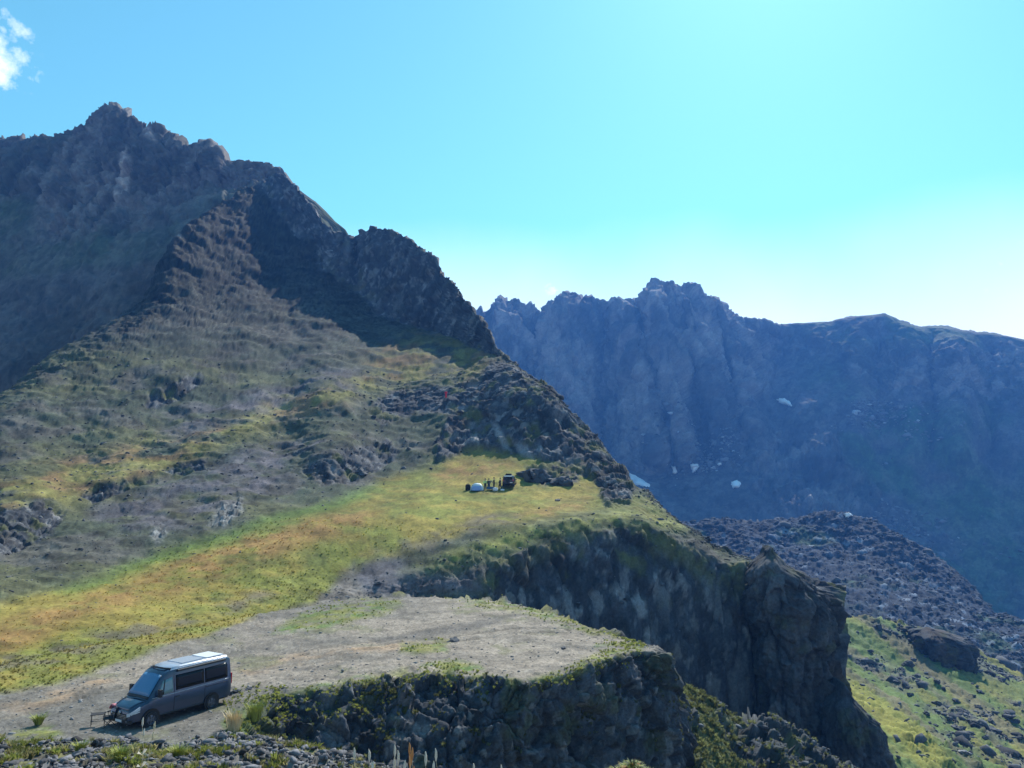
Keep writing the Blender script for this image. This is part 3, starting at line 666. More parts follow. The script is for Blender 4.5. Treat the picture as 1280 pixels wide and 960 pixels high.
# ================================================================== LOW ROCKY RIDGE between the two cliffs
w0 = [(700,1250,48),(850,1250,50),(1000,1250,56),(1120,1250,60)]
w1 = [(700,1010,52),(820,980,54),(900,985,57),(1000,1000,60),(1120,1060,64)]
wc = [(700,900,62),(780,880,64),(820,866,65),(845,858,66),(856,861,66),(870,866,67),(892,876,68),(915,892,70),(935,898,71),(965,905,72),(985,920,73),(1005,928,74),(1030,942,76),(1050,955,78),(1120,990,80)]
rowsW = [w0, w1, wc, behind(wc, 1.1, 60), behind(wc, 1.2, 180)]
cW = cols(740, 1080, 1.5, None, 1120, 8)
px, py, Y, vq = sheet(rowsW, cW, [14, 90, 14, 6])
Pt = world(px, py, Y); nrm = normals(Pt).reshape(-1, 3); Pf = Pt.reshape(-1, 3).astype(np.float32); Df = Y.ravel().astype(np.float32)
rk = sstep(-.25, .15, fbm(Pf, 3, 5, .6, 350, Df) + .25 * sstep(900, 960, px.ravel()) - .1)
rd, c1, c2, c3 = rock_disp(Pf, Df, 2.8, 210, .8)
disp = rd * (.35 + .75 * rk) + fbm(Pf, 1.2, 4, .6, 352, Df) * .25 * (1 - rk)
P = Pf + nrm * disp[:, None]
def varn(l, s, o=4): return fbm(Pf, l, o, .6, s, Df)
col = mix(np.broadcast_to(C(.115, .125, .055), Pf.shape), C(.06, .065, .04), sstep(-.2, .3, varn(1.5, 354)))
col = mix(col, np.broadcast_to(ROCK, Pf.shape) * (1 + .6 * (c2 - .5) + .5 * (c3 - .5))[:, None], rk * .9)
col *= (1 + .35 * varn(.7, 356, 5))[:, None]
LOWR = (px.ravel(), py.ravel(), P, rk)
lowr = finish('low_ridge', P.reshape(px.shape + (3,)), col, M_hill)

# ================================================================== NEAR GROUND (below the camera)
n00 = [(-900,3200,1.4),(640,3000,1.4),(2200,3200,1.4)]
n0 = [(-900,1500,5),(640,1500,5),(2200,1700,5)]
n1 = [(-700,1030,11.5),(0,1005,11.5),(300,1000,11.5),(500,1040,11.5),(1000,1110,11.5),(2000,1300,12)]
nc_ = [(-700,940,17),(-200,928,17),(0,927,17),(60,932,17),(130,927,17),(200,936,17),(250,930,17.4),(300,922,18),(340,928,18),(380,938,17.4),(430,948,17),(480,966,16.6),(560,990,16),(700,1010,16),(900,1040,16),(2000,1200,18)]
rowsN = [n00, n0, n1, nc_, behind(nc_, 1.12, 34), [(a, b + 110, c * 1.6) for a, b, c in nc_], [(a, b + 90, c * 2.3) for a, b, c in nc_]]
cN = cols(-20, 620, 1.3, -700, 2000, 14)
px, py, Y, vq = sheet(rowsN, cN, [8, 50, 90, 20, 16, 6])
Pt = world(px, py, Y); nrm = normals(Pt).reshape(-1, 3); Pf = Pt.reshape(-1, 3).astype(np.float32); Df = Y.ravel().astype(np.float32)
f1_, c1 = facets(Pf, .34, 230); f2_, c2 = facets(Pf, .13, 234)
rk = sstep(-.25, .1, fbm(Pf, 1.1, 4, .6, 360, Df))
disp = (f1_ * .11 + f2_ * .05) * (.3 + .7 * rk) + fbm(Pf, 1.2, 4, .5, 362, Df) * .16 + fbm(Pf, .12, 3, .6, 364, Df) * .02
P = Pf + nrm * disp[:, None]
def varn(l, s, o=4): return fbm(Pf, l, o, .6, s, Df)
col = mix(np.broadcast_to(C(.16, .155, .07), Pf.shape), C(.085, .075, .06), sstep(-.2, .3, varn(.3, 366)))
col = mix(col, np.broadcast_to(C(.16, .155, .16), Pf.shape) * (1 + .9 * (c1 - .5) + .6 * (c2 - .5))[:, None], rk * .9)
M_near = ground_mat('near_cover', 30, 3.0, .6, .01, .35)
nearg = finish('ground', P.reshape(px.shape + (3,)), col, M_near)
NEAR = (px.ravel(), py.ravel(), P, rk, Df, nrm)

# ================================================================== ROCK TOWER and BUTTRESS (closed lofts)
def tower(name, outline, Yc, depth, blk, seed, label, na=240, nh=250, rough=1.2, inset=0):
    """outline: (py, px_left, px_right) from the top down; an oval column of rock with true depth"""
    o = np.asarray(outline, float)
    yq = np.linspace(o[0, 0], o[-1, 0], nh)
    L_ = pchip(o[:, 0], o[:, 1], yq); R_ = pchip(o[:, 0], o[:, 2], yq)
    a = np.linspace(0, 2 * math.pi, na, endpoint=False)
    ca, sa = np.cos(a), np.sin(a)
    sq = lambda v: np.sign(v) * np.abs(v) ** .72
    L_ = L_ + np.minimum(inset * .5, (R_ - L_) * .2); R_ = R_ - np.minimum(inset, (R_ - L_) * .3)
    cx = (L_ + R_) / 2; hw = (R_ - L_) / 2
    wd = np.clip(hw / hw.max(), .12, 1)
    pxg = cx[:, None] + hw[:, None] * sq(ca)[None]
    Yg = Yc - depth * wd[:, None] ** .6 * sq(sa)[None]
    Pt = world(pxg, np.broadcast_to(yq[:, None], pxg.shape), np.full(pxg.shape, Yc))
    Pt[..., 1] = Yg; Pt[..., 0] *= 1
    nx = np.stack([np.broadcast_to(ca, pxg.shape), -np.broadcast_to(sa, pxg.shape), np.zeros(pxg.shape)], -1)
    Pf = Pt.reshape(-1, 3).astype(np.float32); Df = np.full(len(Pf), Yc, np.float32)
    rd, c1, c2, c3 = rock_disp(Pf, Df, blk, seed, .4)
    rd = rd * rough + fbm(Pf, blk * 1.1, 5, .6, seed + 9, Df, ridged=True, stretch=(1, 1, .3)) * blk * .28
    amp = np.repeat(sstep(0, 7, yq - yq[0]), na) * .75 + .25
    amp = amp * np.repeat(np.clip(wd * 1.5, .12, 1), na)
    P = Pf + nx.reshape(-1, 3) * (rd * amp * .9)[:, None]
    col = np.broadcast_to(ROCK * C(1.0, .98, .95), Pf.shape) * (1 + .5 * (c2 - .5) + .4 * (c3 - .5) + .3 * (c1 - .5))[:, None]
    stk = fbm(Pf, blk * .9, 6, .65, seed + 7, Df, stretch=(1, 1, .28))
    col = mix(col, C(.13, .13, .135), sstep(.1, .42, stk) * .75); col = mix(col, C(.025, .026, .03), sstep(-.1, -.4, stk) * .7)
    col = mix(col, C(.095, .07, .055), sstep(.1, .5, fbm(Pf, 7, 4, .6, seed + 3, Df)) * .6)
    col = mix(col, C(.12, .125, .05), sstep(.1, .4, fbm(Pf, 3, 4, .6, seed + 4, Df)) * .35)
    i = np.arange(nh * na).reshape(nh, na); j = np.roll(i, -1, axis=1)
    faces = np.stack([i[:-1], j[:-1], j[1:], i[1:]], -1).reshape(-1, 4)[:, ::-1]
    top = P.reshape(nh, na, 3)[0].mean(0) + [0, 0, .15]
    P = np.vstack([P, top]); col = np.vstack([col, col[:1]])
    t = len(P) - 1
    tri = np.stack([np.full(na, t), i[0], j[0], j[0]], -1)
    me = mesh_obj(name, P, faces, M_hill, col=col)
    cap = mesh_obj('rock_cap', P[np.r_[i[0], t]], [(k, (k + 1) % na, na) for k in range(na)], M_hill, parent=me, col=col[np.r_[i[0], t]])
    tag(me, label, 'rock')
    return me
tower('rock_tower', [(683,959,961),(688,953,966),(695,945,978),(706,934,992),(716,929,1008),(728,926,1018),(742,924,1034),(760,925,1042),(790,926,1045),(830,928,1044),(858,930,1045),(900,934,1052),(960,938,1062),(1150,940,1080)],
      104, 7.5, 3.6, 400, 'tall dark rock tower at the right end of the second cliff, pointed on top', inset=13)
tower('rock_buttress', [(850,1044,1050),(858,1040,1058),(868,1036,1070),(880,1030,1082),(900,1028,1098),(925,1026,1106),(960,1024,1117),(1050,1020,1140),(1200,1010,1170)],
      97, 7, 3.0, 420, 'dark leaning rock buttress at the right foot of the tall rock tower', 200, 200, inset=10)
tower('rock_outcrop', [(785,1158,1166),(790,1146,1186),(797,1139,1202),(805,1138,1212),(820,1146,1217),(834,1162,1216),(846,1178,1210),(880,1184,1204)],
      226, 7, 4.5, 440, 'broad dark rock outcrop at the upper edge of the green slope', 170, 110, 1.3, 4)

# plain valley floor reaching the horizon
g = np.array([(-4000, -4000, -190), (4000, -4000, -190), (4000, 4000, -190), (-4000, 4000, -190)], float)
vm = mat('valley_cover', (.10, .12, .07), .95, noise=.4, nscale=.01)
tag(mesh_obj('valley_floor', g, [(0, 1, 2, 3)], vm), kind='structure')

# ================================================================== OBJECTS
class MB:
    """collects simple shapes and links them as one mesh object"""
    def __init__(s): s.v = []; s.f = []
    def add(s, v, f):
        k = len(s.v); s.v += [tuple(p) for p in v]; s.f += [tuple(i + k for i in q) for q in f]; return s
    def box(s, c, d, rz=0.0, taper=1.0, rx=0.0, ry=0.0):
        M = Matrix.Rotation(rz, 3, 'Z') @ Matrix.Rotation(ry, 3, 'Y') @ Matrix.Rotation(rx, 3, 'X')
        v = []
        for z in (-1, 1):
            t = taper if z > 0 else 1
            for x, y in ((-1, -1), (1, -1), (1, 1), (-1, 1)):
                v.append(Vector(c) + M @ Vector((x * d[0] / 2 * t, y * d[1] / 2 * t, z * d[2] / 2)))
        return s.add(v, [(3, 2, 1, 0), (4, 5, 6, 7), (0, 1, 5, 4), (1, 2, 6, 5), (2, 3, 7, 6), (3, 0, 4, 7)])
    def tube(s, pts, rad, n=8, cap=True):
        pts = [Vector(p) for p in pts]
        if not isinstance(rad, (list, tuple)): rad = [rad] * len(pts)
        v = []
        for k, p in enumerate(pts):
            d = (pts[min(k + 1, len(pts) - 1)] - pts[max(k - 1, 0)]).normalized()
            a = d.orthogonal().normalized(); b = d.cross(a)
            for j in range(n):
                t = 2 * math.pi * j / n
                v.append(p + (a * math.cos(t) + b * math.sin(t)) * rad[k])
        f = [(k * n + j, k * n + (j + 1) % n, (k + 1) * n + (j + 1) % n, (k + 1) * n + j) for k in range(len(pts) - 1) for j in range(n)]
        if cap: f += [tuple(range(n))[::-1], tuple((len(pts) - 1) * n + j for j in range(n))]
        return s.add(v, f)
    def lathe(s, prof, c, axis='y', n=28):
        v = []
        for r, h in prof:
            for j in range(n):
                t = 2 * math.pi * j / n
                p = {'y': (r * math.cos(t), h, r * math.sin(t)), 'z': (r * math.cos(t), r * math.sin(t), h)}[axis]
                v.append(Vector(c) + Vector(p))
        f = [(k * n + j, k * n + (j + 1) % n, (k + 1) * n + (j + 1) % n, (k + 1) * n + j) for k in range(len(prof) - 1) for j in range(n)]
        return s.add(v, f)
    def build(s, name, m, parent=None, smooth=False):
        me = bpy.data.meshes.new(name); me.from_pydata(s.v, [], s.f); me.update()
        if smooth:
            me.polygons.foreach_set('use_smooth', np.ones(len(me.polygons), bool))
            me.set_sharp_from_angle(angle=math.radians(38))
        me.materials.append(m)
        o = bpy.data.objects.new(name, me); COL.objects.link(o)
        if parent: o.parent = parent
        return o

_bv = {}
def ground_at(o, x, y, top=400.0):
    if o.name not in _bv:
        me = o.data; n = len(me.vertices); v = np.empty(n * 3, np.float32); me.vertices.foreach_get('co', v)
        f = np.empty(len(me.loops), np.int32); me.loops.foreach_get('vertex_index', f)
        _bv[o.name] = BVHTree.FromPolygons(v.reshape(-1, 3).tolist(), f.reshape(-1, 4).tolist())
    h = _bv[o.name].ray_cast(Vector((x, y, top)), Vector((0, 0, -1)))
    return h[0]
def on_view(o, px, py):
    """the first point of terrain o met by the line of sight through a photo pixel"""
    ground_at(o, 0, 0)
    d = Vector(world(px, py, 1.0)); h = _bv[o.name].ray_cast(Vector((0, 0, 0)), d.normalized())
    return h[0], h[1]

# ---------------------------------------------------------------- the van
M_paint = mat('van_paint', (.012, .034, .075), .30, metal=.0, spec=.6, noise=.12, nscale=3, coat=.6)
M_roofp = mat('silver_roof', (.50, .55, .62), .30, metal=.3, noise=.06)
M_blackp = mat('black_plastic', (.012, .013, .015), .55, noise=.2)
M_glass = mat('dark_glass', (.003, .005, .008), .22, spec=.25, noise=.1)
M_shade = mat('windscreen_shade', (.07, .20, .36), .35, noise=.08)
M_cabglass = mat('cab_glass', (.14, .25, .27), .12, spec=.8, noise=.15)
M_lamp = mat('lamp_glass', (.55, .60, .66), .15, spec=.8, noise=.1)
M_red = mat('red_lamp', (.55, .02, .03), .25, noise=.1)
M_rubber = mat('tyre_rubber', (.022, .022, .024), .85, noise=.2)
M_alloy = mat('wheel_metal', (.13, .15, .19), .4, metal=.7, noise=.1)
M_chrome = mat('chrome', (.5, .52, .56), .25, metal=.9, noise=.05)
M_white = mat('white_panel', (.72, .74, .76), .4, noise=.05)

def make_van():
    root = empty('van')
    tag(root, 'dark blue camper van with a silver roof parked on the gravel track', 'van')
    # stations from the tail (x<0) to the nose: x, floor, belt, top, half width at belt, half width at top
    ST = [(-2.72, .42, 1.30, 2.22, .90, .74), (-2.66, .36, 1.31, 2.34, .95, .80), (-2.3, .34, 1.31, 2.40, .97, .82), (-1.2, .33, 1.30, 2.43, .975, .83),
          (.2, .33, 1.29, 2.43, .975, .83), (.95, .33, 1.28, 2.40, .975, .82), (1.18, .33, 1.27, 2.30, .972, .80), (1.45, .33, 1.26, 2.02, .97, .82),
          (1.80, .33, 1.24, 1.62, .965, .84), (2.02, .33, 1.20, 1.34, .96, .86), (2.10, .33, 1.13, 1.23, .955, .85), (2.50, .33, 1.03, 1.12, .93, .80),
          (2.78, .33, .92, .99, .88, .72), (2.90, .35, .78, .84, .80, .62), (2.93, .38, .60, .66, .76, .58)]
    def half(st):
        x, z0, zb, zt, wb, wt = st
        r = min(.10, (zt - zb) * .45)
        return [(0, z0), (wb * .80, z0), (wb * .95, z0 + .07), (wb * .99, z0 + (zb - z0) * .5), (wb, zb - .05), (wb * .985, zb), (wt + (wb - wt) * .45, zb + (zt - r - zb) * .55),
                (wt, zt - r), (wt - r * .35, zt - r * .25), (wt - r * 1.2, zt), (0, zt + .03 * (zt > 1.9) + .015)]
    b = MB(); v = []; n = 20
    for st in ST:
        h = half(st); ring = h + [(-y, z) for y, z in h[-2:0:-1]]
        v += [(st[0], y, z) for y, z in ring]
    f = [(k * n + j, (k + 1) * n + j, (k + 1) * n + (j + 1) % n, k * n + (j + 1) % n) for k in range(len(ST) - 1) for j in range(n)]
    f += [tuple(range(n)), tuple((len(ST) - 1) * n + j for j in range(n))[::-1]]
    b.add(v, f); body = b.build('body', M_paint, root, True)
    xs = np.array([s[0] for s in ST])
    def prof(x, z):
        H = np.array([half(s) for s in ST])
        i = np.clip(np.searchsorted(xs, x) - 1, 0, len(ST) - 2); t = (x - xs[i]) / (xs[i + 1] - xs[i])
        h = H[i] * (1 - t) + H[i + 1] * t
        return float(np.interp(z, h[2:8, 1], h[2:8, 0])), float(np.interp(0, [0], [h[-1, 1]])), h
    def side_panel(name, m, corners, s, off=.008, parent=root, nx=8, nz=4):
        """corners: (x,z) lower rear, lower front, upper front, upper rear, laid 8 mm proud of the body side"""
        (a, b_, c, d) = [Vector((p[0], p[1])) for p in corners]; q = MB(); vv = []
        for i in range(nx + 1):
            for j in range(nz + 1):
                u, w_ = i / nx, j / nz
                p = (a * (1 - u) + b_ * u) * (1 - w_) + (d * (1 - u) + c * u) * w_
                vv.append((p.x, s * (prof(p.x, p.y)[0] + off), p.y))
        ff = [(i * (nz + 1) + j, (i + 1) * (nz + 1) + j, (i + 1) * (nz + 1) + j + 1, i * (nz + 1) + j + 1) for i in range(nx) for j in range(nz)]
        q.add(vv, ff); o = q.build(name, m, parent, True)
        md = o.modifiers.new('thick', 'SOLIDIFY'); md.thickness = .012; md.offset = 0
        return o
    for s in (1, -1):
        side_panel('side_window', M_glass, [(-2.45, 1.42), (-1.06, 1.42), (-1.06, 2.12), (-2.45, 2.14)], s)
        side_panel('side_window', M_glass, [(-1.00, 1.42), (.62, 1.42), (.62, 2.12), (-1.00, 2.12)], s)
        cw = side_panel('cab_window', M_cabglass, [(.78, 1.38), (1.62, 1.34), (1.30, 1.98), (.80, 2.08)], s)
        side_panel('quarter_frame', M_blackp, [(1.30, 1.36), (1.36, 1.36), (1.22, 2.02), (1.17, 2.02)], s, .016, cw, 1, 4)
        side_panel('body_line', M_chrome, [(-2.6, 1.335), (1.9, 1.275), (1.9, 1.295), (-2.6, 1.355)], s, .014, nx=14, nz=1)
        side_panel('sill_trim', M_blackp, [(-2.5, .37), (2.3, .37), (2.3, .47), (-2.5, .47)], s, .012, nx=14, nz=1)
        side_panel('door_gap', M_blackp, [(.70, .50), (.715, .50), (.715, 2.2), (.70, 2.2)], s, .006, nx=1, nz=8)
        side_panel('door_gap', M_blackp, [(-1.05, .50), (-1.035, .50), (-1.035, 1.38), (-1.05, 1.38)], s, .006, nx=1, nz=8)
        side_panel('sliding_rail', M_blackp, [(-2.4, 1.20), (-1.06, 1.19), (-1.06, 1.215), (-2.4, 1.225)], s, .014, nx=4, nz=1)
        hd = MB(); hd.box((.55, s * 1.0, 1.12), (.2, .03, .04)); hd.build('door_handle', M_blackp, root)
        mr = MB(); mr.tube([(1.62, s * .95, 1.36), (1.66, s * 1.12, 1.42)], .03); mr.box((1.64, s * 1.16, 1.50), (.12, .22, .34)); mo = mr.build('mirror', M_blackp, root)
        mg = MB(); mg.box((1.575, s * 1.16, 1.50), (.01, .18, .28)); mg.build('mirror_glass', M_cabglass, mo)
        # gutter rail and roof edge
        gt = MB(); gt.tube([(-2.5, s * .79, 2.385), (-1, s * .81, 2.415), (.9, s * .80, 2.40)], .022, 6); gt.build('roof_rail', M_chrome, root)
        # wheels with arches
        for wx in (1.93, -1.47):
            ar = MB(); ar.lathe([(.02, s * .9), (.42, s * .985), (.455, s * .995), (.455, s * .90)], (wx, 0, .40), 'y', 28); ar.build('wheel_arch', M_blackp, root, True)
            wh = empty('wheel', (wx, 0, 0)); wh.parent = root
            ty = MB(); ty.lathe([(.22, s * .80), (.33, s * .79), (.355, s * .82), (.355, s * .98), (.335, s * 1.01), (.235, s * 1.015), (.225, s * .99)], (0, 0, .355), 'y', 32); ty.build('tyre', M_rubber, wh, True)
            rm = MB(); rm.lathe([(.232, s * 1.0), (.215, s * .985), (.20, s * .95), (.07, s * .97), (.06, s * .995), (.001, s * 1.0)], (0, 0, .355), 'y', 24)
            for k in range(5):
                t = k * 2 * math.pi / 5; rm.box((math.cos(t) * .135, s * .992, .355 + math.sin(t) * .135), (.17, .03, .055), ry=-t)
            rm.build('rim', M_alloy, wh, True)
        # headlamp wraps the corner, with a bright strip below
        hl = MB(); pts = [(2.50, .945), (2.70, .93), (2.86, .76), (2.90, .60)]
        vv = []
        for (x, y) in pts:
            zt = float(np.interp(x, xs, [q[3] for q in ST])) - .015
            vv += [(x + .02, s * (y - .015), zt - .19), (x + .02, s * (y - .02), zt - .04)]
        hl.add(vv, [(0, 2, 3, 1), (2, 4, 5, 3), (4, 6, 7, 5)]); h_ = hl.build('headlight', M_lamp, root, False)
        h_.modifiers.new('thick', 'SOLIDIFY').thickness = .05
        bl = MB(); bl.tube([(2.52, s * .955, .84), (2.74, s * .93, .80), (2.91, s * .74, .72), (2.95, s * .60, .70)], .018, 6); bl.build('light_strip', M_white, h_)
        tl = MB(); tl.box((-2.715, s * .86, 1.30), (.06, .13, .52)); tl.build('tail_light', M_red, root)
        fl = MB(); fl.lathe([(.001, 0), (.05, 0), (.055, -.02)], (2.94, s * .60, .46), 'z', 12); fl.build('fog_light', M_lamp, root)
    # windscreen, following the slope of the front
    def front_panel(name, m, x0, x1, y0, y1, off=.01, parent=root):
        vv = []; nx, ny = 6, 8
        for i in range(nx + 1):
            x = x0 + (x1 - x0) * i / nx; top = prof(x, 1)[2]
            wtop, ztop, zc = top[-2, 0], top[-2, 1], top[-1, 1]
            for j in range(ny + 1):
                u = (y0 + (y1 - y0) * i / nx) * (2 * j / ny - 1)
                z = zc + (ztop - zc) * min(1, abs(u) / wtop) ** 1
                vv.append((x + off, u, z + off))
        q = MB(); q.add(vv, [(i * (ny + 1) + j, i * (ny + 1) + j + 1, (i + 1) * (ny + 1) + j + 1, (i + 1) * (ny + 1) + j) for i in range(nx) for j in range(ny)])
        o = q.build(name, m, parent, True); o.modifiers.new('thick', 'SOLIDIFY').thickness = .012
        return o
    ws = front_panel('windscreen', M_shade, 1.27, 2.0, .66, .83, .014)
    front_panel('windscreen_band', M_blackp, 2.0, 2.07, .84, .85, .014, ws)
    wp = MB(); wp.tube([(2.06, -.1, 1.31), (1.98, .5, 1.43)], .012, 5); wp.tube([(2.06, .2, 1.31), (1.98, .75, 1.42)], .012, 5); wp.build('wiper', M_blackp, ws)
    hood = front_panel('bonnet', M_paint, 2.12, 2.86, .82, .60, .008)
    gr = MB()
    for k in range(4): gr.box((2.945, 0, .50 + k * .065), (.03, 1.05, .022))
    g_ = gr.build('grille', M_chrome, root); gb = MB(); gb.box((2.93, 0, .60), (.03, 1.2, .30)); gb.build('grille_backing', M_blackp, g_)
    em = MB(); em.lathe([(.001, .03), (.075, .03), (.08, 0)], (0, 0, 0), 'z', 16); eo = em.build('badge', M_chrome, root); eo.location = (2.95, 0, .78); eo.rotation_euler = (0, math.pi / 2, 0)
    bp = MB(); bp.box((2.90, 0, .42), (.16, 1.66, .16)); bp.build('bumper', M_blackp, root)
    bp = MB(); bp.box((-2.74, 0, .48), (.14, 1.8, .2)); bp.build('bumper', M_blackp, root)
    pl = MB(); pl.box((2.99, 0, .43), (.012, .5, .11)); pl.build('number_plate', M_white, root)
    # pop-top roof: silver shell, dark front spoiler, bright panels
    rt = MB(); vv = []; rs = [(-2.62, .70, 2.40), (-2.5, .76, 2.49), (-1.2, .78, 2.53), (.3, .77, 2.53), (.72, .72, 2.50), (.86, .60, 2.44)]
    for x, wd, z in rs:
        vv += [(x, -wd, 2.36), (x, -wd, z - .05), (x, -wd + .06, z), (x, 0, z + .02), (x, wd - .06, z), (x, wd, z - .05), (x, wd, 2.36)]
    rt.add(vv, [(k * 7 + j, k * 7 + j + 1, (k + 1) * 7 + j + 1, (k + 1) * 7 + j) for k in range(5) for j in range(6)] + [(6, 5, 4, 3, 2, 1, 0), tuple(35 + j for j in range(7))])
    ro = rt.build('roof', M_roofp, root, True)
    sp_ = MB(); sp_.tube([(.80, -.70, 2.44), (1.0, -.45, 2.47), (1.06, 0, 2.49), (1.0, .45, 2.47), (.80, .70, 2.44)], .045, 8); sp_.build('wind_deflector', M_blackp, root, True)
    for x0, x1, m_ in ((-2.35, -1.35, M_white), (-1.15, .1, M_roofp)):
        q = MB(); q.box(((x0 + x1) / 2, 0, 2.56), (x1 - x0, 1.2, .035)); q.build('roof_panel', m_, ro)
    aw = MB(); aw.tube([(-2.3, 0, 0), (.55, 0, 0)], .055, 8)
    a_ = aw.build('awning', M_blackp, root, True); a_.location = (0, .90, 2.33)
    rw = MB(); rw.box((-2.715, 0, 1.78), (.02, 1.42, .62)); rw.build('rear_window', M_glass, root)
    return root
van = make_van()
VX, VY = -17.15, 40.9
heading = math.atan2(-2.84, -1.75)          # nose towards the lower left of the photo
van.rotation_euler = (0, 0, heading)
van.location = (VX, VY, 0)
# settle the van on its four wheels
c_, s_ = math.cos(heading), math.sin(heading)
hs = {}
for k, (lx, ly) in {'fl': (1.93, .9), 'fr': (1.93, -.9), 'rl': (-1.47, .9), 'rr': (-1.47, -.9)}.items():
    hs[k] = ground_at(plat, VX + lx * c_ - ly * s_, VY + lx * s_ + ly * c_).z
zf, zr = (hs['fl'] + hs['fr']) / 2, (hs['rl'] + hs['rr']) / 2
zl, zr_ = (hs['fl'] + hs['rl']) / 2, (hs['fr'] + hs['rr']) / 2
pitch = -math.atan2(zf - zr, 3.4); roll = math.atan2(zl - zr_, 1.8)
van.rotation_euler = (roll, pitch, heading)
van.location.z = sum(hs.values()) / 4 - .03 - (.23) * math.tan(-pitch)

# ---------------------------------------------------------------- camp furniture by the van
M_cloth = mat('black_canvas', (.02, .022, .026), .9, noise=.3)
M_tube = mat('dark_tube', (.05, .05, .055), .4, metal=.6, noise=.1)
M_pink = mat('pink_cloth', (.62, .22, .24), .85, noise=.2)
def camp_chair(label, x, y, rz, cloth=None, leaf=plat):
    p = ground_at(leaf, x, y); r = empty('camp_chair', (x, y, p.z - .01), rz); tag(r, label, 'camp chair')
    q = MB(); q.box((0, 0, .44), (.50, .50, .025)); q.build('seat', M_cloth, r)
    q = MB(); q.box((-.27, 0, .70), (.03, .50, .50), ry=-.22); q.build('backrest', M_cloth, r)
    for s in (1, -1):
        for a in (1, -1):
            q = MB(); q.tube([(.26 * a, .27 * s, 0), (-.22 * a, .27 * s, .46)], .013, 6); q.build('leg', M_tube, r)
        q = MB(); q.box((.02, .30 * s, .64), (.46, .05, .025)); q.tube([(.22, .29 * s, .44), (.22, .29 * s, .63)], .012, 6); q.build('armrest', M_cloth, r)
    return r
def cloth_on(x, y, z, rz):
    n = 9; vv = []
    for i in range(n):
        for j in range(n):
            u, v_ = (i / (n - 1) - .5), (j / (n - 1) - .5)
            vv.append((u * .5, v_ * .56, .02 - .5 * max(0, abs(v_) - .3) * 2 + .03 * math.sin(9 * u + 7 * v_)))
    q = MB(); q.add(vv, [(i * n + j, (i + 1) * n + j, (i + 1) * n + j + 1, i * n + j + 1) for i in range(n - 1) for j in range(n - 1)])
    o = q.build('jacket', M_pink, None, True); o.location = (x, y, z); o.rotation_euler = (0, 0, rz); o.modifiers.new('thick', 'SOLIDIFY').thickness = .03
    return o
def front_of(px, py):
    p, n = on_view(plat, px, py); return p
pc = front_of(136, 909)
camp_chair('black folding camp chair standing open in front of the parked van', pc.x, pc.y, math.radians(200))
pc2 = front_of(145, 905)
ch2 = camp_chair('black folding camp chair with a pink jacket over it, beside the van nose', pc2.x, pc2.y, math.radians(250))
jk = cloth_on(pc2.x + .02, pc2.y, ch2.location.z + .95, math.radians(250))
tag(jk, 'pink jacket hung over the back of the camp chair by the van', 'jacket')
pt = front_of(122, 907)
tb = empty('camp_table', (pt.x, pt.y, pt.z - .01), .4); tb.scale = (.8, .8, .85); tag(tb, 'small black folding camp table left of the chairs by the van', 'table')
q = MB(); q.box((0, 0, .66), (.80, .52, .03)); q.build('tabletop', M_cloth, tb)
for sx_ in (1, -1):
    for sy_ in (1, -1):
        q = MB(); q.tube([(.36 * sx_, .22 * sy_, 0), (.34 * sx_, .20 * sy_, .65)], .014, 6); q.build('leg', M_tube, tb)
q = MB(); q.tube([(-.34, .2, .3), (.34, .2, .3)], .01, 5); q.tube([(-.34, -.2, .3), (.34, -.2, .3)], .01, 5); q.build('stretcher', M_tube, tb)

# ---------------------------------------------------------------- people
M_skin = mat('skin', (.42, .26, .19), .6, noise=.1)
M_hair = mat('dark_hair', (.02, .015, .012), .7, noise=.2)
def skin_body(name, chains, m, parent):
    """connected joints -> one continuous skinned surface"""
    verts, edges, rad, idx = [], [], [], {}
    for ch in chains:
        prev = None
        for (p, r) in ch:
            key = tuple(round(c, 4) for c in p)
            if key not in idx: idx[key] = len(verts); verts.append(p); rad.append(r)
            if prev is not None and prev != idx[key]: edges.append((prev, idx[key]))
            prev = idx[key]
    me = bpy.data.meshes.new(name); me.from_pydata(verts, edges, []); me.update()
    o = bpy.data.objects.new(name, me); COL.objects.link(o); o.parent = parent
    o.modifiers.new('skin', 'SKIN')
    if not me.skin_vertices: me.skin_vertices.new(name='')
    for k, r in enumerate(rad): me.skin_vertices[0].data[k].radius = (r if isinstance(r, tuple) else (r, r))
    me.skin_vertices[0].data[0].use_root = True
    o.modifiers.new('sub', 'SUBSURF').levels = 1; o.modifiers['sub'].render_levels = 1
    me.materials.append(m)
    return o
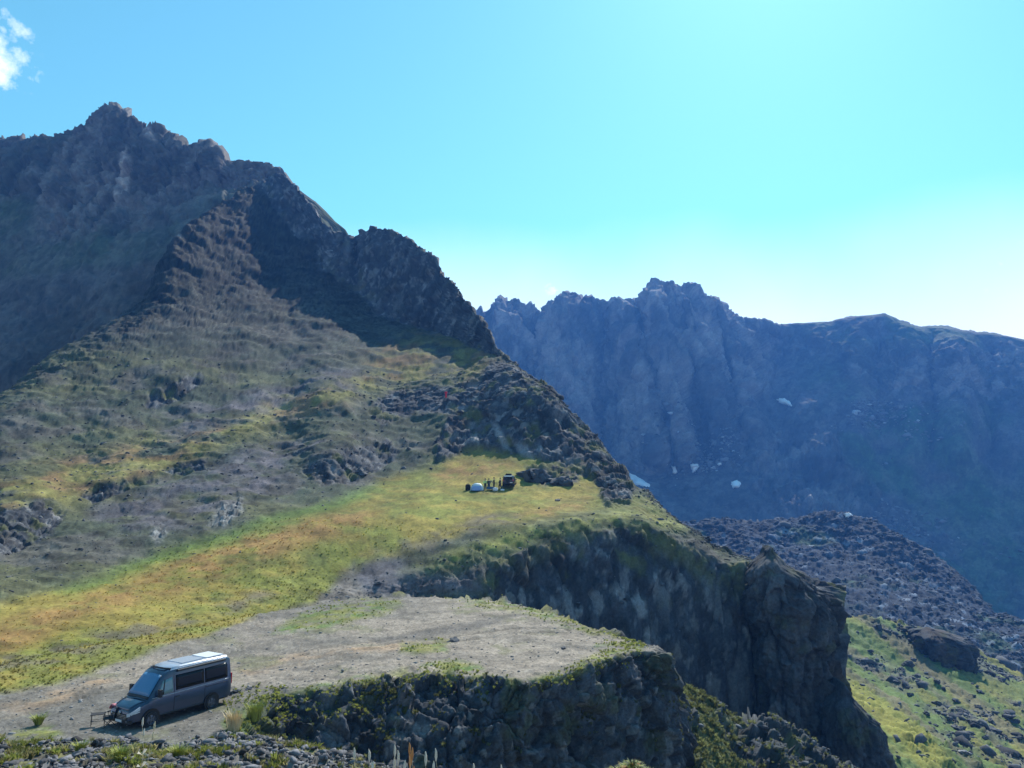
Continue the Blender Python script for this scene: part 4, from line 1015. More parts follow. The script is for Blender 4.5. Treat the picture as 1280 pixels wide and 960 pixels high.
def person(loc, rz, label, top, legs, pose='stand', hat=None, group=None):
    r = empty('person', loc, rz); tag(r, label, 'person', group)
    hip = .92 if pose != 'sit' else .30
    ch = hip + .52; hd = hip + .70
    if pose == 'sit':
        L = [((0, .09, hip), .10), ((.42, .14, hip + .12), .085), ((.55, .15, .06), .05), ((.68, .16, .04), .04)]
        R = [((0, -.09, hip), .10), ((.40, -.16, hip + .14), .085), ((.50, -.18, .06), .05), ((.63, -.19, .04), .04)]
    elif pose == 'walk':
        L = [((0, .09, hip), .10), ((.16, .10, .50), .075), ((.12, .10, .08), .048), ((.26, .11, .04), .04)]
        R = [((0, -.09, hip), .10), ((-.02, -.10, .50), .075), ((-.24, -.10, .10), .048), ((-.12, -.11, .04), .04)]
    else:
        L = [((0, .09, hip), .10), ((.02, .11, .50), .072), ((0, .12, .08), .048), ((.14, .13, .04), .04)]
        R = [((0, -.09, hip), .10), ((.02, -.11, .50), .072), ((0, -.12, .08), .048), ((.14, -.13, .04), .04)]
    def mir(c): return [((p[0], -p[1], p[2]), q_) for p, q_ in c]
    arm = [((0, .19, ch - .03), .055), ((.02 if pose != 'sit' else .10, .27, ch - .30), .045), ((.20, .22, ch - .46), .035), ((.27, .20, ch - .47), .028)]
    spine = [((0, 0, hip), (.12, .15)), ((0, 0, hip + .25), (.11, .14)), ((0, 0, ch - .04), (.11, .17)), ((0, 0, ch + .05), .055), ((.01, 0, hd), .085), ((.015, 0, hd + .13), .08)]
    sh = [[((0, 0, ch - .04), (.11, .17))] + arm, [((0, 0, ch - .04), (.11, .17))] + mir(arm)]
    lg = [[((0, 0, hip), (.12, .15))] + L, [((0, 0, hip), (.12, .15))] + R]
    skin_body('body', [spine] + sh + lg, M_skin, r)
    g = lambda c, k=1.22: [(p, tuple(x * k for x in q_) if isinstance(q_, tuple) else q_ * k) for p, q_ in c]
    skin_body('jacket', [g(spine[:3])] + [g(s_[:4], 1.3) for s_ in sh], top, r)
    skin_body('trousers', [g(spine[:2], 1.15)] + [g(l_[:4], 1.3) for l_ in lg], legs, r)
    for side in (L, R):
        p = side[-1][0]; q = MB(); q.box((p[0] - .05, p[1], .05), (.27, .10, .10), taper=.8); q.build('shoe', M_blackp, r)
    hh = MB(); hh.lathe([(.001, .115), (.06, .10), (.10, .05), (.108, -.01), (.10, -.06)], (-.005, 0, hd + .10), 'z', 14); hh.build('hat' if hat else 'hair', hat or M_hair, r, True)
    fc_ = MB(); fc_.tube([(.09, 0, hd + .06), (.115, 0, hd + .03)], [.012, .016], 6); fc_.build('nose', M_skin, r)
    return r
M_limej = mat('lime_fabric', (.42, .60, .22), .8, noise=.15)
M_darkj = mat('dark_green_fabric', (.012, .035, .025), .85, noise=.2)
M_brownj = mat('brown_fabric', (.06, .035, .02), .85, noise=.2)
M_navy = mat('navy_fabric', (.01, .03, .07), .85, noise=.2)
M_redj = mat('red_fabric', (.80, .03, .06), .8, noise=.15)
M_blk = mat('black_fabric', (.012, .012, .014), .9, noise=.2)
def camp(px, py):
    p, n = on_view(hill, px, py); return p
CAMPY = 612.5
def at_camp(px, py=CAMPY): 
    p = camp(px, py); return (p.x, p.y, p.z - .03)
person(at_camp(606.5), math.radians(-100), 'person in a lime green jacket standing just right of the tent', M_limej, M_darkj, 'stand')
person(at_camp(611), math.radians(-80), 'person in dark green clothes standing in the middle of the camp group', M_darkj, M_navy, 'stand')
person(at_camp(617.5, 611), math.radians(200), 'person in a brown jacket standing behind the blue table', M_brownj, M_blk, 'stand')
person(at_camp(625.2, 611.5), math.radians(160), 'person in black clothes standing beside the dark off-road car', M_blk, M_blk, 'walk')
pr, _ = on_view(hill, 558, 499)
person((pr.x, pr.y - 1.0, pr.z + .1), math.radians(-95), 'person in red clothes climbing on the dark rock ledge above the camp', M_redj, M_redj, 'walk')

# ---------------------------------------------------------------- tent
M_fly = mat('blue_tent_fabric', (.25, .36, .62), .6, noise=.08, nscale=4)
M_flyw = mat('pale_tent_fabric', (.55, .66, .70), .6, noise=.08, nscale=4)
tp = at_camp(596.3, 613.5); tent = empty('tent', tp, math.radians(-96)); tag(tent, 'pale blue dome tent pitched on the yellow grass', 'tent')
def dome(r, hgt, a0, a1, n=22, k=9, sx=1.0):
    vv = []
    for i in range(k + 1):
        t = i / k * math.pi / 2
        for j in range(n + 1):
            a = a0 + (a1 - a0) * j / n
            vv.append((r * math.cos(t) ** .75 * math.cos(a) * sx, r * math.cos(t) ** .75 * math.sin(a), hgt * math.sin(t)))
    return vv, [(i * (n + 1) + j, i * (n + 1) + j + 1, (i + 1) * (n + 1) + j + 1, (i + 1) * (n + 1) + j) for i in range(k) for j in range(n)]
q = MB(); q.add(*dome(1.05, 1.22, 0, 2 * math.pi)); fl = q.build('flysheet', M_flyw, tent, True)
q = MB(); q.add(*dome(1.075, 1.16, -.75, .75, 14, 7)); q.build('door', M_fly, tent, True)
for a in (.8, -.8, 2.35, -2.35):
    q = MB(); q.tube([(1.1 * math.cos(t) ** .75 * math.cos(a), 1.1 * math.cos(t) ** .75 * math.sin(a), 1.25 * math.sin(t)) for t in [i / 10 * math.pi / 2 * .999 for i in range(11)]], .018, 6); q.build('pole', M_tube, tent)
q = MB(); q.lathe([(1.12, 0), (1.08, .10)], (0, 0, 0), 'z', 24); q.build('skirt', M_darkj, tent)
def bag(px, py, size, m, name, label, cat):
    p = at_camp(px, py); q = MB()
    n = 10; vv = []
    for k, (rr, h) in enumerate([(.80, 0), (1.0, .15), (1.0, .7), (.82, .93), (.3, 1.0)]):
        for j in range(n * 2):
            a = math.pi * j / n; c, s = math.cos(a), math.sin(a)
            vv.append((size[0] / 2 * rr * math.copysign(abs(c) ** .5, c), size[1] / 2 * rr * math.copysign(abs(s) ** .5, s), size[2] * h))
    q.add(vv, [(k * 20 + j, k * 20 + (j + 1) % 20, (k + 1) * 20 + (j + 1) % 20, (k + 1) * 20 + j) for k in range(4) for j in range(20)] + [tuple(80 + j for j in range(20))])
    r = empty(name, p, random.uniform(-.3, .3)); tag(r, label, cat); q.build('shell', m, r, True)
    h = MB(); h.tube([(-size[0] * .25, 0, size[2] * .95), (0, 0, size[2] * 1.15), (size[0] * .25, 0, size[2] * .95)], .02, 5); h.build('handle', M_tube, r)
    return r
bag(585, 613, (.8, .6, 1.0), M_blk, 'rucksack', 'black rucksack on the grass at the left side of the tent', 'bag')
bag(619, 613.5, (.75, .55, .55), M_white, 'bag', 'white bag on the grass between the table and the car', 'bag')
bag(628, 613.2, (.6, .4, .28), M_white, 'bag', 'small flat white bag lying in front of the dark car', 'bag')
M_bluet = mat('blue_tarp', (.02, .09, .20), .7, noise=.2)
p = at_camp(613, 613); tbl = empty('camp_table', p, .05); tag(tbl, 'low camp table under a dark blue cloth in the camp group', 'table')
q = MB(); q.box((0, 0, .58), (1.15, .6, .03)); q.build('tabletop', M_bluet, tbl)
q = MB(); q.box((0, -.31, .40), (1.15, .012, .36)); q.box((0, .31, .40), (1.15, .012, .36)); q.build('cloth_drop', M_bluet, tbl)
for sx_ in (1, -1):
    for sy_ in (1, -1):
        q = MB(); q.tube([(.5 * sx_, .26 * sy_, 0), (.5 * sx_, .26 * sy_, .58)], .015, 6); q.build('leg', M_tube, tbl)

# ---------------------------------------------------------------- the off-road car at the camp, tail towards us
def make_car():
    r = empty('parked_car'); tag(r, 'black off-road car with a pale rear roof band, parked right of the camp', 'car')
    M_cb = mat('car_paint', (.015, .015, .022), .3, noise=.1, coat=.5)
    ST = [(-2.15, .45, .95, 1.62, .84, .66), (-2.05, .40, .98, 1.72, .90, .70), (-.4, .38, .98, 1.78, .92, .72), (.35, .38, .98, 1.74, .92, .72), (.95, .38, 1.0, 1.12, .91, .78), (2.0, .40, .88, .98, .88, .74), (2.2, .45, .70, .80, .82, .66)]
    n = 12; v = []
    for x, z0, zb, zt, wb, wt in ST:
        h = [(0, z0), (wb * .9, z0), (wb, z0 + .12), (wb, zb), (wt, zt - .06), (wt - .08, zt), (0, zt + .02)]
        v += [(x, a, b) for a, b in h + [(-a, b) for a, b in h[-2:0:-1]]]
    q = MB(); q.add(v, [(k * n + j, (k + 1) * n + j, (k + 1) * n + (j + 1) % n, k * n + (j + 1) % n) for k in range(len(ST) - 1) for j in range(n)] + [tuple(range(n)), tuple((len(ST) - 1) * n + j for j in range(n))[::-1]])
    q.build('body', M_cb, r, True)
    q = MB(); q.box((-2.15, 0, 1.64), (.20, 1.24, .20), ry=.1); q.build('roof_spoiler', M_white, r)
    q = MB(); q.box((-2.16, 0, 1.30), (.03, 1.25, .40)); q.build('rear_window', M_glass, r)
    q = MB(); q.box((-1.0, 0, 1.90), (1.5, .95, .26), taper=.86); q.build('roof_box', M_blk, r)
    q = MB(); q.box((-2.26, 0, .55), (.14, 1.75, .20)); q.build('bumper', M_blackp, r)
    q = MB(); q.lathe([(.001, -.10), (.30, -.10), (.34, -.05), (.34, .05), (.001, .06)], (0, 0, 0), 'z', 20); o = q.build('spare_wheel', M_rubber, r, True); o.location = (-2.28, .05, 1.02); o.rotation_euler = (0, math.pi / 2, 0)
    q = MB(); q.box((-2.34, -.5, .62), (.01, .42, .1)); q.build('number_plate', M_white, r)
    for s in (1, -1):
        q = MB(); q.box((-2.17, s * .80, 1.02), (.05, .12, .26)); q.build('tail_light', M_red, r)
        q = MB(); q.box((-1.2, s * .845, 1.34), (1.5, .02, .34), rx=-s * .32); q.build('side_window', M_glass, r)
        q = MB(); q.box((.55, s * .98, 1.12), (.1, .2, .15)); q.build('mirror', M_blackp, r)
        for wx in (1.35, -1.35):
            wh = empty('wheel', (wx, 0, 0)); wh.parent = r
            q = MB(); q.lathe([(.2, s * .70), (.36, s * .70), (.38, s * .74), (.38, s * .90), (.36, s * .94), (.22, s * .94)], (0, 0, .38), 'y', 24); q.build('tyre', M_rubber, wh, True)
            q = MB(); q.lathe([(.22, s * .93), (.18, s * .88), (.001, s * .91)], (0, 0, .38), 'y', 18); q.build('rim', M_alloy, wh, True)
    return r
car = make_car()
p = camp(636.5, 611.5); car.location = (p.x + .05, p.y + 2.0, ground_at(hill, p.x, p.y + 1.6).z - .05)
car.rotation_euler = (0, 0, math.radians(84))

# ================================================================== SNOW PATCHES
M_snow = mat('old_snow', (.96, .97, .98), .6, noise=.03, nscale=.3, bump=.2)
def snow(terr, poly, label, thick=1.2):
    """a drift lying on the mountain: outline from the photo, laid over the terrain with its own thickness"""
    poly = np.asarray(poly, float); c = poly.mean(0)
    n = 26; rings = 5
    ang = np.linspace(0, 2 * math.pi, n, endpoint=False)
    seg = np.linspace(0, len(poly), n, endpoint=False)
    rj = np.random.default_rng(int(c[0]))
    ring = np.array([poly[int(s) % len(poly)] * (1 - s % 1) + poly[(int(s) + 1) % len(poly)] * (s % 1) for s in seg])
    ring = c + (ring - c) * rj.uniform(.82, 1.12, (n, 1))
    v, nr = [], []
    c0 = None
    for k in range(rings + 1):
        t = k / rings
        for p in ring:
            q_ = c + (p - c) * t
            h, nn = on_view(terr, q_[0], q_[1])
            if h is None: h, nn = v[0] if v else Vector(world(q_[0], q_[1], 900)), Vector((0, 0, 1))
            if c0 is None: c0 = h.y
            if abs(h.y - c0) > 60: h = Vector(world(q_[0], q_[1], c0))
            up = Vector(world(q_[0], q_[1], 1.0)).normalized() * -1
            v.append(h + up * (6.0 * (1 if terr is far_m else .35)) * (1 - t ** 4) + Vector((0, 0, thick * (1 - t ** 2))) - up * .0 + (up * -2.0 if k == rings else Vector((0, 0, 0))))
    f = [(k * n + j, k * n + (j + 1) % n, (k + 1) * n + (j + 1) % n, (k + 1) * n + j) for k in range(rings) for j in range(n)]
    o = mesh_obj('snow_patch', v, f, M_snow, smooth=True)
    tag(o, label, 'snow', 'snow patches left on the far mountain')
    return o
snow(far_m, [(784,590),(792,592),(806,601),(817,608),(806,610),(794,606),(787,600)], 'largest long snow patch, low down beside the edge of the green hillside')
snow(far_m, [(839,582),(844,582),(847,590),(845,593),(841,592)], 'narrow upright snow patch at the foot of the ribbed cliff')
snow(far_m, [(862,580),(872,579),(875,583),(870,590),(865,592)], 'snow patch shaped like a wedge, just right of the narrow one')
snow(far_m, [(913,602),(922,600),(927,604),(924,610),(915,611)], 'squarish snow patch low in the valley, alone on the dark scree')
snow(far_m, [(970,499),(979,497),(988,502),(991,508),(983,507),(974,504)], 'bright snow patch high in the gully above the boulder field', 2)
snow(far_m, [(896,580),(901,578),(903,581),(898,583)], 'tiny snow patch between the wedge and the squarish patch')
snow(mor, [(1053,643),(1062,641),(1067,645),(1058,648)], 'small snow patch on the crest of the blocky moraine hill')

# ================================================================== LOOSE ROCKS
def rock_mesh(name, seed, sub=2, flat=.7, m=None):
    """an irregular broken boulder"""
    import bmesh
    bm = bmesh.new(); bmesh.ops.create_icosphere(bm, subdivisions=sub, radius=1)
    V = np.array([v.co[:] for v in bm.verts], np.float32)
    rg = np.random.default_rng(seed)
    d = rg.normal(size=(11, 3)); d /= np.linalg.norm(d, axis=1)[:, None]; off = rg.uniform(.5, .85, 11)
    for k in range(11):                                     # cut flat facets
        s = V @ d[k]; V -= np.maximum(0, s - off[k])[:, None] * d[k][None]
    V *= np.array([rg.uniform(.8, 1.3), rg.uniform(.7, 1.1), flat]); V += (vnoise(V * 2.1 + seed, seed)[:, None] * .05 + (facets(V + seed, .62, seed, (1, 1, .7))[0] * .40)[:, None]) * V
    for v, c in zip(bm.verts, V): v.co = c
    me = bpy.data.meshes.new(name); bm.to_mesh(me); bm.free()
    if m: me.materials.append(m)
    return me
M_rock = mat('loose_rock', (.075, .08, .09), .9, noise=.5, nscale=2.5, bump=.5)
M_rockl = mat('pale_rock', (.24, .24, .25), .9, noise=.4, nscale=2.5, bump=.5)
RM = [rock_mesh('boulder', k, 4, .62, M_rock) for k in range(6)]
RL = [rock_mesh('boulder', 20 + k, 4, .6, M_rockl) for k in range(3)]
def boulder(px, py, w_px, terr, label, group, pale=False, hk=1.0, name='boulder'):
    p, n = on_view(terr, px, py)
    if p is None: return
    s = w_px / F_PX * p.y / 2
    o = bpy.data.objects.new(name, random.choice(RL if pale else RM)); COL.objects.link(o)
    o.scale = (s, s, s * hk); o.rotation_euler = (random.uniform(-.25, .25), random.uniform(-.25, .25), random.uniform(0, 6.28))
    o.location = (p.x, p.y + s * .3, p.z + s * .12)
    tag(o, label, 'boulder', group)
    return o
GS = 'dark boulders scattered over the green slope'
for k, (x, y, w_, lb) in enumerate([(1096,786,13,'dark boulder at the top of the green slope, leftmost of the three near the outcrop'), (1110,790,10,'small dark boulder in the middle of three near the outcrop top'), (1106,797,9,'dark boulder just below the pair at the top of the green slope'),
    (1135,832,14,'dark boulder left of the foot of the broad outcrop'), (1128,838,9,None), (1172,853,9,None), (1172,881,12,None), (1186,900,10,None), (1209,893,13,None), (1224,885,9,None), (1197,912,12,None), (1240,904,14,None), (1245,917,18,'large flat boulder low on the right part of the green slope'),
    (1208,942,12,'pale topped boulder standing alone near the bottom right corner'), (1262,940,9,None), (1158,893,9,None), (1231,923,11,None), (1251,851,12,'dark boulder beside the lower right corner of the broad outcrop'), (1180,862,8,None), (1217,872,8,None), (1138,870,8,None), (1262,897,14,None), (1270,903,12,None), (1226,866,8,None), (1147,846,8,None), (1120,853,8,None), (1196,877,8,None), (1170,908,8,None), (1142,826,9,None), (1250,935,9,None)]):
    boulder(x, y, w_, gs, lb or ('%s dark boulder %s of the green slope' % ('larger' if w_ > 11 else 'small', 'in the upper left part' if x < 1165 and y < 880 else 'low on the left half' if x < 1165 else 'in the stony band in the middle' if x < 1215 else 'near the right edge at the top' if y < 880 else 'near the right edge in the lower part')), GS, pale=(lb or '').startswith('pale'))
for x, y, w_, lb in [(704,811,9,'flat dark stone on the gravel near the right tip of the plateau'), (566,803,14,'long dark stone lying on the gravel in the middle of the plateau'), (494,761,9,'dark stone at the end of the grass strip behind the plateau'), (470,731,11,'dark stone in the grey scree above the grass strip'), (295,865,10,'small dark stone on the gravel behind the van'), (311,862,9,'brown stone on the gravel just right of the van'), (697,626,9,'dark stone on the grassy shelf right of the camp')]:
    boulder(x, y, w_, hill if y < 740 or (x < 500 and y < 765) else plat, lb, 'stones lying on the plateau and shelf', hk=.6, name='stone')
boulder(450, 592, 22, hill, 'dark boulder at the foot of the long outcrop above the meadow', None)
boulder(668, 601, 40, hill, 'low dark rock hump right of the camp on the shelf', None, hk=1.1)
boulder(704, 607, 30, hill, 'second dark rock hump, farther right along the shelf edge', None, hk=1.1)

def scatter_mesh(name, pts, nrms, sizes, base_v, base_f, m, squash=None, cols_=None, tilt=.4):
    """many small copies of one little shape joined into a single mesh"""
    n = len(pts); k = len(base_v)
    a = RNG.uniform(0, 6.283, n); ca, sa = np.cos(a), np.sin(a)
    B = np.asarray(base_v, np.float32)
    X = B[None, :, 0] * ca[:, None] - B[None, :, 1] * sa[:, None]; Yy = B[None, :, 0] * sa[:, None] + B[None, :, 1] * ca[:, None]; Z = np.broadcast_to(B[None, :, 2], X.shape)
    V = np.stack([X, Yy, Z], -1) * sizes[:, None, None] * RNG.uniform(.75, 1.25, (n, 1, 3))
    V += RNG.normal(0, .08, V.shape) * sizes[:, None, None]
    tl = RNG.normal(0, tilt, (n, 2)); V[..., 0] += V[..., 2] * tl[:, :1]; V[..., 1] += V[..., 2] * tl[:, 1:]
    V += pts[:, None, :]
    F = (np.asarray(base_f)[None] + (np.arange(n) * k)[:, None, None]).reshape(-1, len(base_f[0]))
    c = None
    if cols_ is not None: c = np.repeat(cols_, k, axis=0)
    return mesh_obj(name, V.reshape(-1, 3), F, m, col=c)
import bmesh as _b
def shard(seed):
    rg = np.random.default_rng(seed); bm = _b.new()
    for p in rg.normal(size=(13, 3)):
        p = p / np.linalg.norm(p) * rg.uniform(.8, 1.1); bm.verts.new((p[0] * 1.1, p[1] * .85, p[2] * .6))
    _b.ops.convex_hull(bm, input=bm.verts[:])
    _b.ops.delete(bm, geom=[v for v in bm.verts if not v.link_faces], context='VERTS')
    bm.verts.index_update(); V = [tuple(v.co) for v in bm.verts]; F = [tuple(v.index for v in f.verts) for f in bm.faces]; bm.free()
    return V, F
SHARDS = [shard(k) for k in range(5)]
def scatter_stones(name, pts, sizes, cols_, label):
    # five shapes of stone, joined into one mesh
    n = len(pts); vs, fs, cs_ = [], [], []; off = 0
    for k, (V0, F0) in enumerate(SHARDS):
        s_ = slice(k, n, 5); p = pts[s_]; z = sizes[s_]; m_ = len(p)
        B = np.asarray(V0, np.float32); a = RNG.uniform(0, 6.283, m_); b = RNG.normal(0, .5, m_)
        x, y, q = B[None, :, 0], B[None, :, 1], B[None, :, 2]
        y, q = y * np.cos(b)[:, None] - q * np.sin(b)[:, None], y * np.sin(b)[:, None] + q * np.cos(b)[:, None]
        X = x * np.cos(a)[:, None] - y * np.sin(a)[:, None]; Y_ = x * np.sin(a)[:, None] + y * np.cos(a)[:, None]
        V = np.stack([X, Y_, q + 0 * X], -1) * z[:, None, None] * RNG.uniform(.7, 1.3, (m_, 1, 3)) + p[:, None, :]
        vs.append(V.reshape(-1, 3)); fs.append((np.asarray(F0)[None] + (np.arange(m_) * len(B))[:, None, None]).reshape(-1, 3) + off)
        cs_.append(np.repeat(cols_[s_], len(B), axis=0)); off += m_ * len(B)
    return tag(mesh_obj(name, np.vstack(vs), np.vstack(fs), M_stones, col=np.vstack(cs_)), label, None, kind='stuff')
def pick(wgt, n):
    p = wgt / wgt.sum(); return RNG.choice(len(wgt), n, p=p)
M_stones = ground_mat('stone_cover', 14, 2, .5, .02, .4)
# stones of the near ground
px_, py_, Pn, rk_, Dn, nn_ = NEAR
vis = ((px_ > -30) & (px_ < 620) & (Dn > 10) & (Dn < 18)).astype(float)
i = pick(vis * (.25 + rk_), 9000)
sz = np.minimum(RNG.lognormal(-3.1, .55, len(i)), .13).astype(np.float32)
cs = C(.10, .098, .105)[None] * RNG.uniform(.35, 2.2, (len(i), 1)).astype(np.float32)
scatter_stones('stones', Pn[i] + [0, 0, .01], sz, cs, 'broken grey stones covering the near ground at the bottom of the photo')
# stones on the gravel plateau and the hillside
ppx, ppy, PP, pface, pgr, PD, pmd, pcol = PLAT
i = pick((1 - pface) * (1 - pgr * .7) * (1 - pmd) * (ppx < 820) * (PD > 36), 2600)
sz = np.minimum(RNG.lognormal(-3.2, .55, len(i)), .16).astype(np.float32)
cs = C(.20, .195, .195)[None] * RNG.uniform(.5, 1.5, (len(i), 1)).astype(np.float32)
scatter_stones('gravel', PP[i], sz, cs, 'loose stones strewn over the gravel plateau')
hpx, hpy, HP, hcol, hrock, hmead, HD = hill_pix
i = pick((1 - hrock) * (1 - hmead * .93) * (hpy > 440) * (HD > 55) * (HD < 190) * (hpx > -30), 5200)
sz = (RNG.lognormal(-1.75, .5, len(i)) * np.clip(HD[i] / 110, .5, 1.5) * .6).astype(np.float32)
cs = C(.10, .10, .105)[None] * RNG.uniform(.5, 1.7, (len(i), 1)).astype(np.float32)
scatter_stones('stones', HP[i], sz, cs, 'small stones scattered on the heath slope above the meadow')
i = pick(hrock * (hpy > 440) * (HD > 55) * (HD < 190) * (hpx > -30), 600)
sz = (RNG.lognormal(-1.75, .5, len(i)) * np.clip(HD[i] / 110, .5, 1.5)).astype(np.float32)
cs = C(.08, .085, .095)[None] * RNG.uniform(.5, 1.7, (len(i), 1)).astype(np.float32)
scatter_stones('stones', HP[i], sz, cs, 'broken blocks along the rock outcrops of the hillside')
# talus on the moraine and below the far cliffs
mm_ = np.array([v.co[:] for v in mor.data.vertices], np.float32)
mpx, mpy = project(mm_)
i = pick(((mpx > 700) & (mpx < 1290) & (mpy < 860)).astype(float), 5000)
sz = RNG.lognormal(-.95, .65, len(i)).astype(np.float32)
cs = C(.085, .088, .095)[None] * RNG.uniform(.5, 1.4, (len(i), 1)).astype(np.float32)
cs[RNG.random(len(i)) < .02] = (.32, .32, .34)
scatter_stones('talus', mm_[i], sz, cs, 'tumbled blocks covering the rocky hill in the valley')
fpx, fpy, FP = FAR; fq = FP.reshape(-1, 3); fpx, fpy = project(fq)
wf = ((fpx > 780) & (fpx < 1280) & (fpy > 500) & (fpy < 740) & (fq[:, 1] > 400)).astype(float) * np.exp(-((fpx - 990) / 110) ** 2)
i = pick(wf * sstep(-.1, .3, fbm(fq.astype(np.float32), 90, 3, .5, 601)), 2600)
sz = RNG.lognormal(.5, .5, len(i)).astype(np.float32)
cs = C(.17, .17, .18)[None] * RNG.uniform(.5, 1.5, (len(i), 1)).astype(np.float32)
cs[RNG.random(len(i)) < .03] = (.5, .5, .52)
scatter_stones('talus', fq[i], sz, cs, 'fallen blocks in the gully and on the scree below the far cliffs')
# stones on the green slope
gpx, gpy, GP, gst = SLOPE; GPf = GP.reshape(-1, 3); gq = gst.ravel(); gx, gy = project(GPf)
i = pick((.02 + gq) * (gx > 1030) * (gx < 1290) * (gy < 970), 2000)
sz = RNG.lognormal(-1.3, .75, len(i)).astype(np.float32)
cs = C(.08, .085, .095)[None] * RNG.uniform(.4, 1.7, (len(i), 1)).astype(np.float32)
scatter_stones('stones', GPf[i], sz, cs, 'small stones in the stony bands of the green slope')

# ================================================================== GRASS
def blades(n, h, spread, bend, seed, w_=.012):
    rg = np.random.default_rng(seed); v, f = [], []
    for k in range(n):
        a = rg.uniform(0, 6.283); r0 = rg.uniform(0, spread * .4); hh = h * rg.uniform(.5, 1.1); b_ = bend * rg.uniform(.3, 1.3)
        x, y = r0 * math.cos(a), r0 * math.sin(a); t = a + rg.uniform(-.6, .6)
        dx, dy = math.cos(t) * b_ * hh, math.sin(t) * b_ * hh; px0, py0 = -math.sin(t) * w_, math.cos(t) * w_
        k0_ = len(v)
        v += [(x - px0, y - py0, -.02), (x + px0, y + py0, -.02), (x + dx * .35 - px0 * .8, y + dy * .35 - py0 * .8, hh * .6), (x + dx * .35 + px0 * .8, y + dy * .35 + py0 * .8, hh * .6), (x + dx, y + dy, hh * .95)]
        f += [(k0_, k0_ + 1, k0_ + 3), (k0_, k0_ + 3, k0_ + 2), (k0_ + 2, k0_ + 3, k0_ + 4)]
    return v, f
M_grass = ground_mat('grass_cover', 5, 1, .0, .0, .3, .8)
_n, _l = M_grass.node_tree.nodes, M_grass.node_tree.links
_tr = _n.new('ShaderNodeBsdfTranslucent'); _mx = _n.new('ShaderNodeMixShader'); _mx.inputs[0].default_value = .5
_src = _n['Principled BSDF'].inputs['Base Color'].links[0].from_socket
_l.new(_src, _tr.inputs[0]); _l.new(_n['Principled BSDF'].outputs[0], _mx.inputs[1]); _l.new(_tr.outputs[0], _mx.inputs[2])
_l.new(_mx.outputs[0], _n['Material Output'].inputs[0])
bv, bf = blades(20, 1.0, 1.0, .55, 3, .05)
def tufts(name, pts, hts, c, label, tilt=.15):
    return tag(scatter_mesh(name, pts, None, hts.astype(np.float32), bv, bf, M_grass, cols_=c, tilt=tilt), label, None, kind='stuff')
# near ground
gm = fbm(Pn.astype(np.float32), .9, 4, .6, 700)
i = pick(vis * sstep(.05, .4, gm) ** 1.3, 2400)
c = np.where(RNG.random((len(i), 1)) < .5, C(.20, .22, .05)[None], C(.33, .30, .14)[None]) * RNG.uniform(.6, 1.3, (len(i), 1))
tufts('grass', Pn[i], RNG.uniform(.05, .16, len(i)), c.astype(np.float32), 'short tufts of grass among the near stones')
# rims of the plateau
rimw = ((ppx > 285) & (ppx < 815)) * pgr * (PD > 40) + .0
rimw = rimw * sstep(-.3, .2, fbm(PP.astype(np.float32), 1.2, 4, .6, 702)) + ((ppx > 280) & (ppx < 360) & (ppy > 860) & (ppy < 935)) * .8
i = pick(rimw + 1e-9, 2600)
c = np.where(RNG.random((len(i), 1)) < .55, C(.33, .34, .08)[None], C(.20, .23, .07)[None]) * RNG.uniform(.7, 1.4, (len(i), 1))
tufts('grass', PP[i], RNG.uniform(.04, .16, len(i)), c.astype(np.float32), 'clumps of grass along the rim of the gravel plateau')
i = pick(pface * (ppx > 330) * (ppy < 975) * sstep(.05, .35, fbm(PP.astype(np.float32), 2.5, 4, .6, 704)), 500)
c = C(.12, .13, .05)[None] * RNG.uniform(.6, 1.5, (len(i), 1))
tufts('moss', PP[i], RNG.uniform(.08, .25, len(i)), c.astype(np.float32), 'moss and grass clinging to the front cliff')
# meadow turf
i = pick(hmead * (1 - hrock) * (HD > 44) * (HD < 100) * (hpx > -30) * (hpy < 900), 3200)
cc = hcol[i] * RNG.uniform(1.3, 2.2, (len(i), 1))
tufts('grass', HP[i], RNG.uniform(.06, .18, len(i)) * np.clip(HD[i] / 90, .5, 1.3), cc.astype(np.float32), 'turf of the yellow and orange meadow')
i = pick(pmd * (ppx > -30) * (PD > 30), 1300)
cc = pcol[i] * RNG.uniform(.9, 1.7, (len(i), 1))
tufts('grass', PP[i], RNG.uniform(.05, .15, len(i)), cc.astype(np.float32), 'turf at the lower edge of the meadow beside the gravel track')
lx_, ly_, LP_, lrk = LOWR
i = pick((1 - lrk * .8) * (ly_ < 980), 2600)
cc = C(.17, .18, .07)[None] * RNG.uniform(.5, 1.6, (len(i), 1))
tufts('grass', LP_[i], RNG.uniform(.12, .35, len(i)), cc.astype(np.float32), 'grass and moss on the low ridge between the cliffs')
i = pick(lrk * (ly_ < 980) + 1e-9, 350)
sz = RNG.lognormal(-1.9, .5, len(i)).astype(np.float32); cs = C(.08, .085, .095)[None] * RNG.uniform(.5, 1.8, (len(i), 1)).astype(np.float32)
scatter_stones('stones', LP_[i], sz, cs, 'broken blocks on the low ridge between the cliffs')

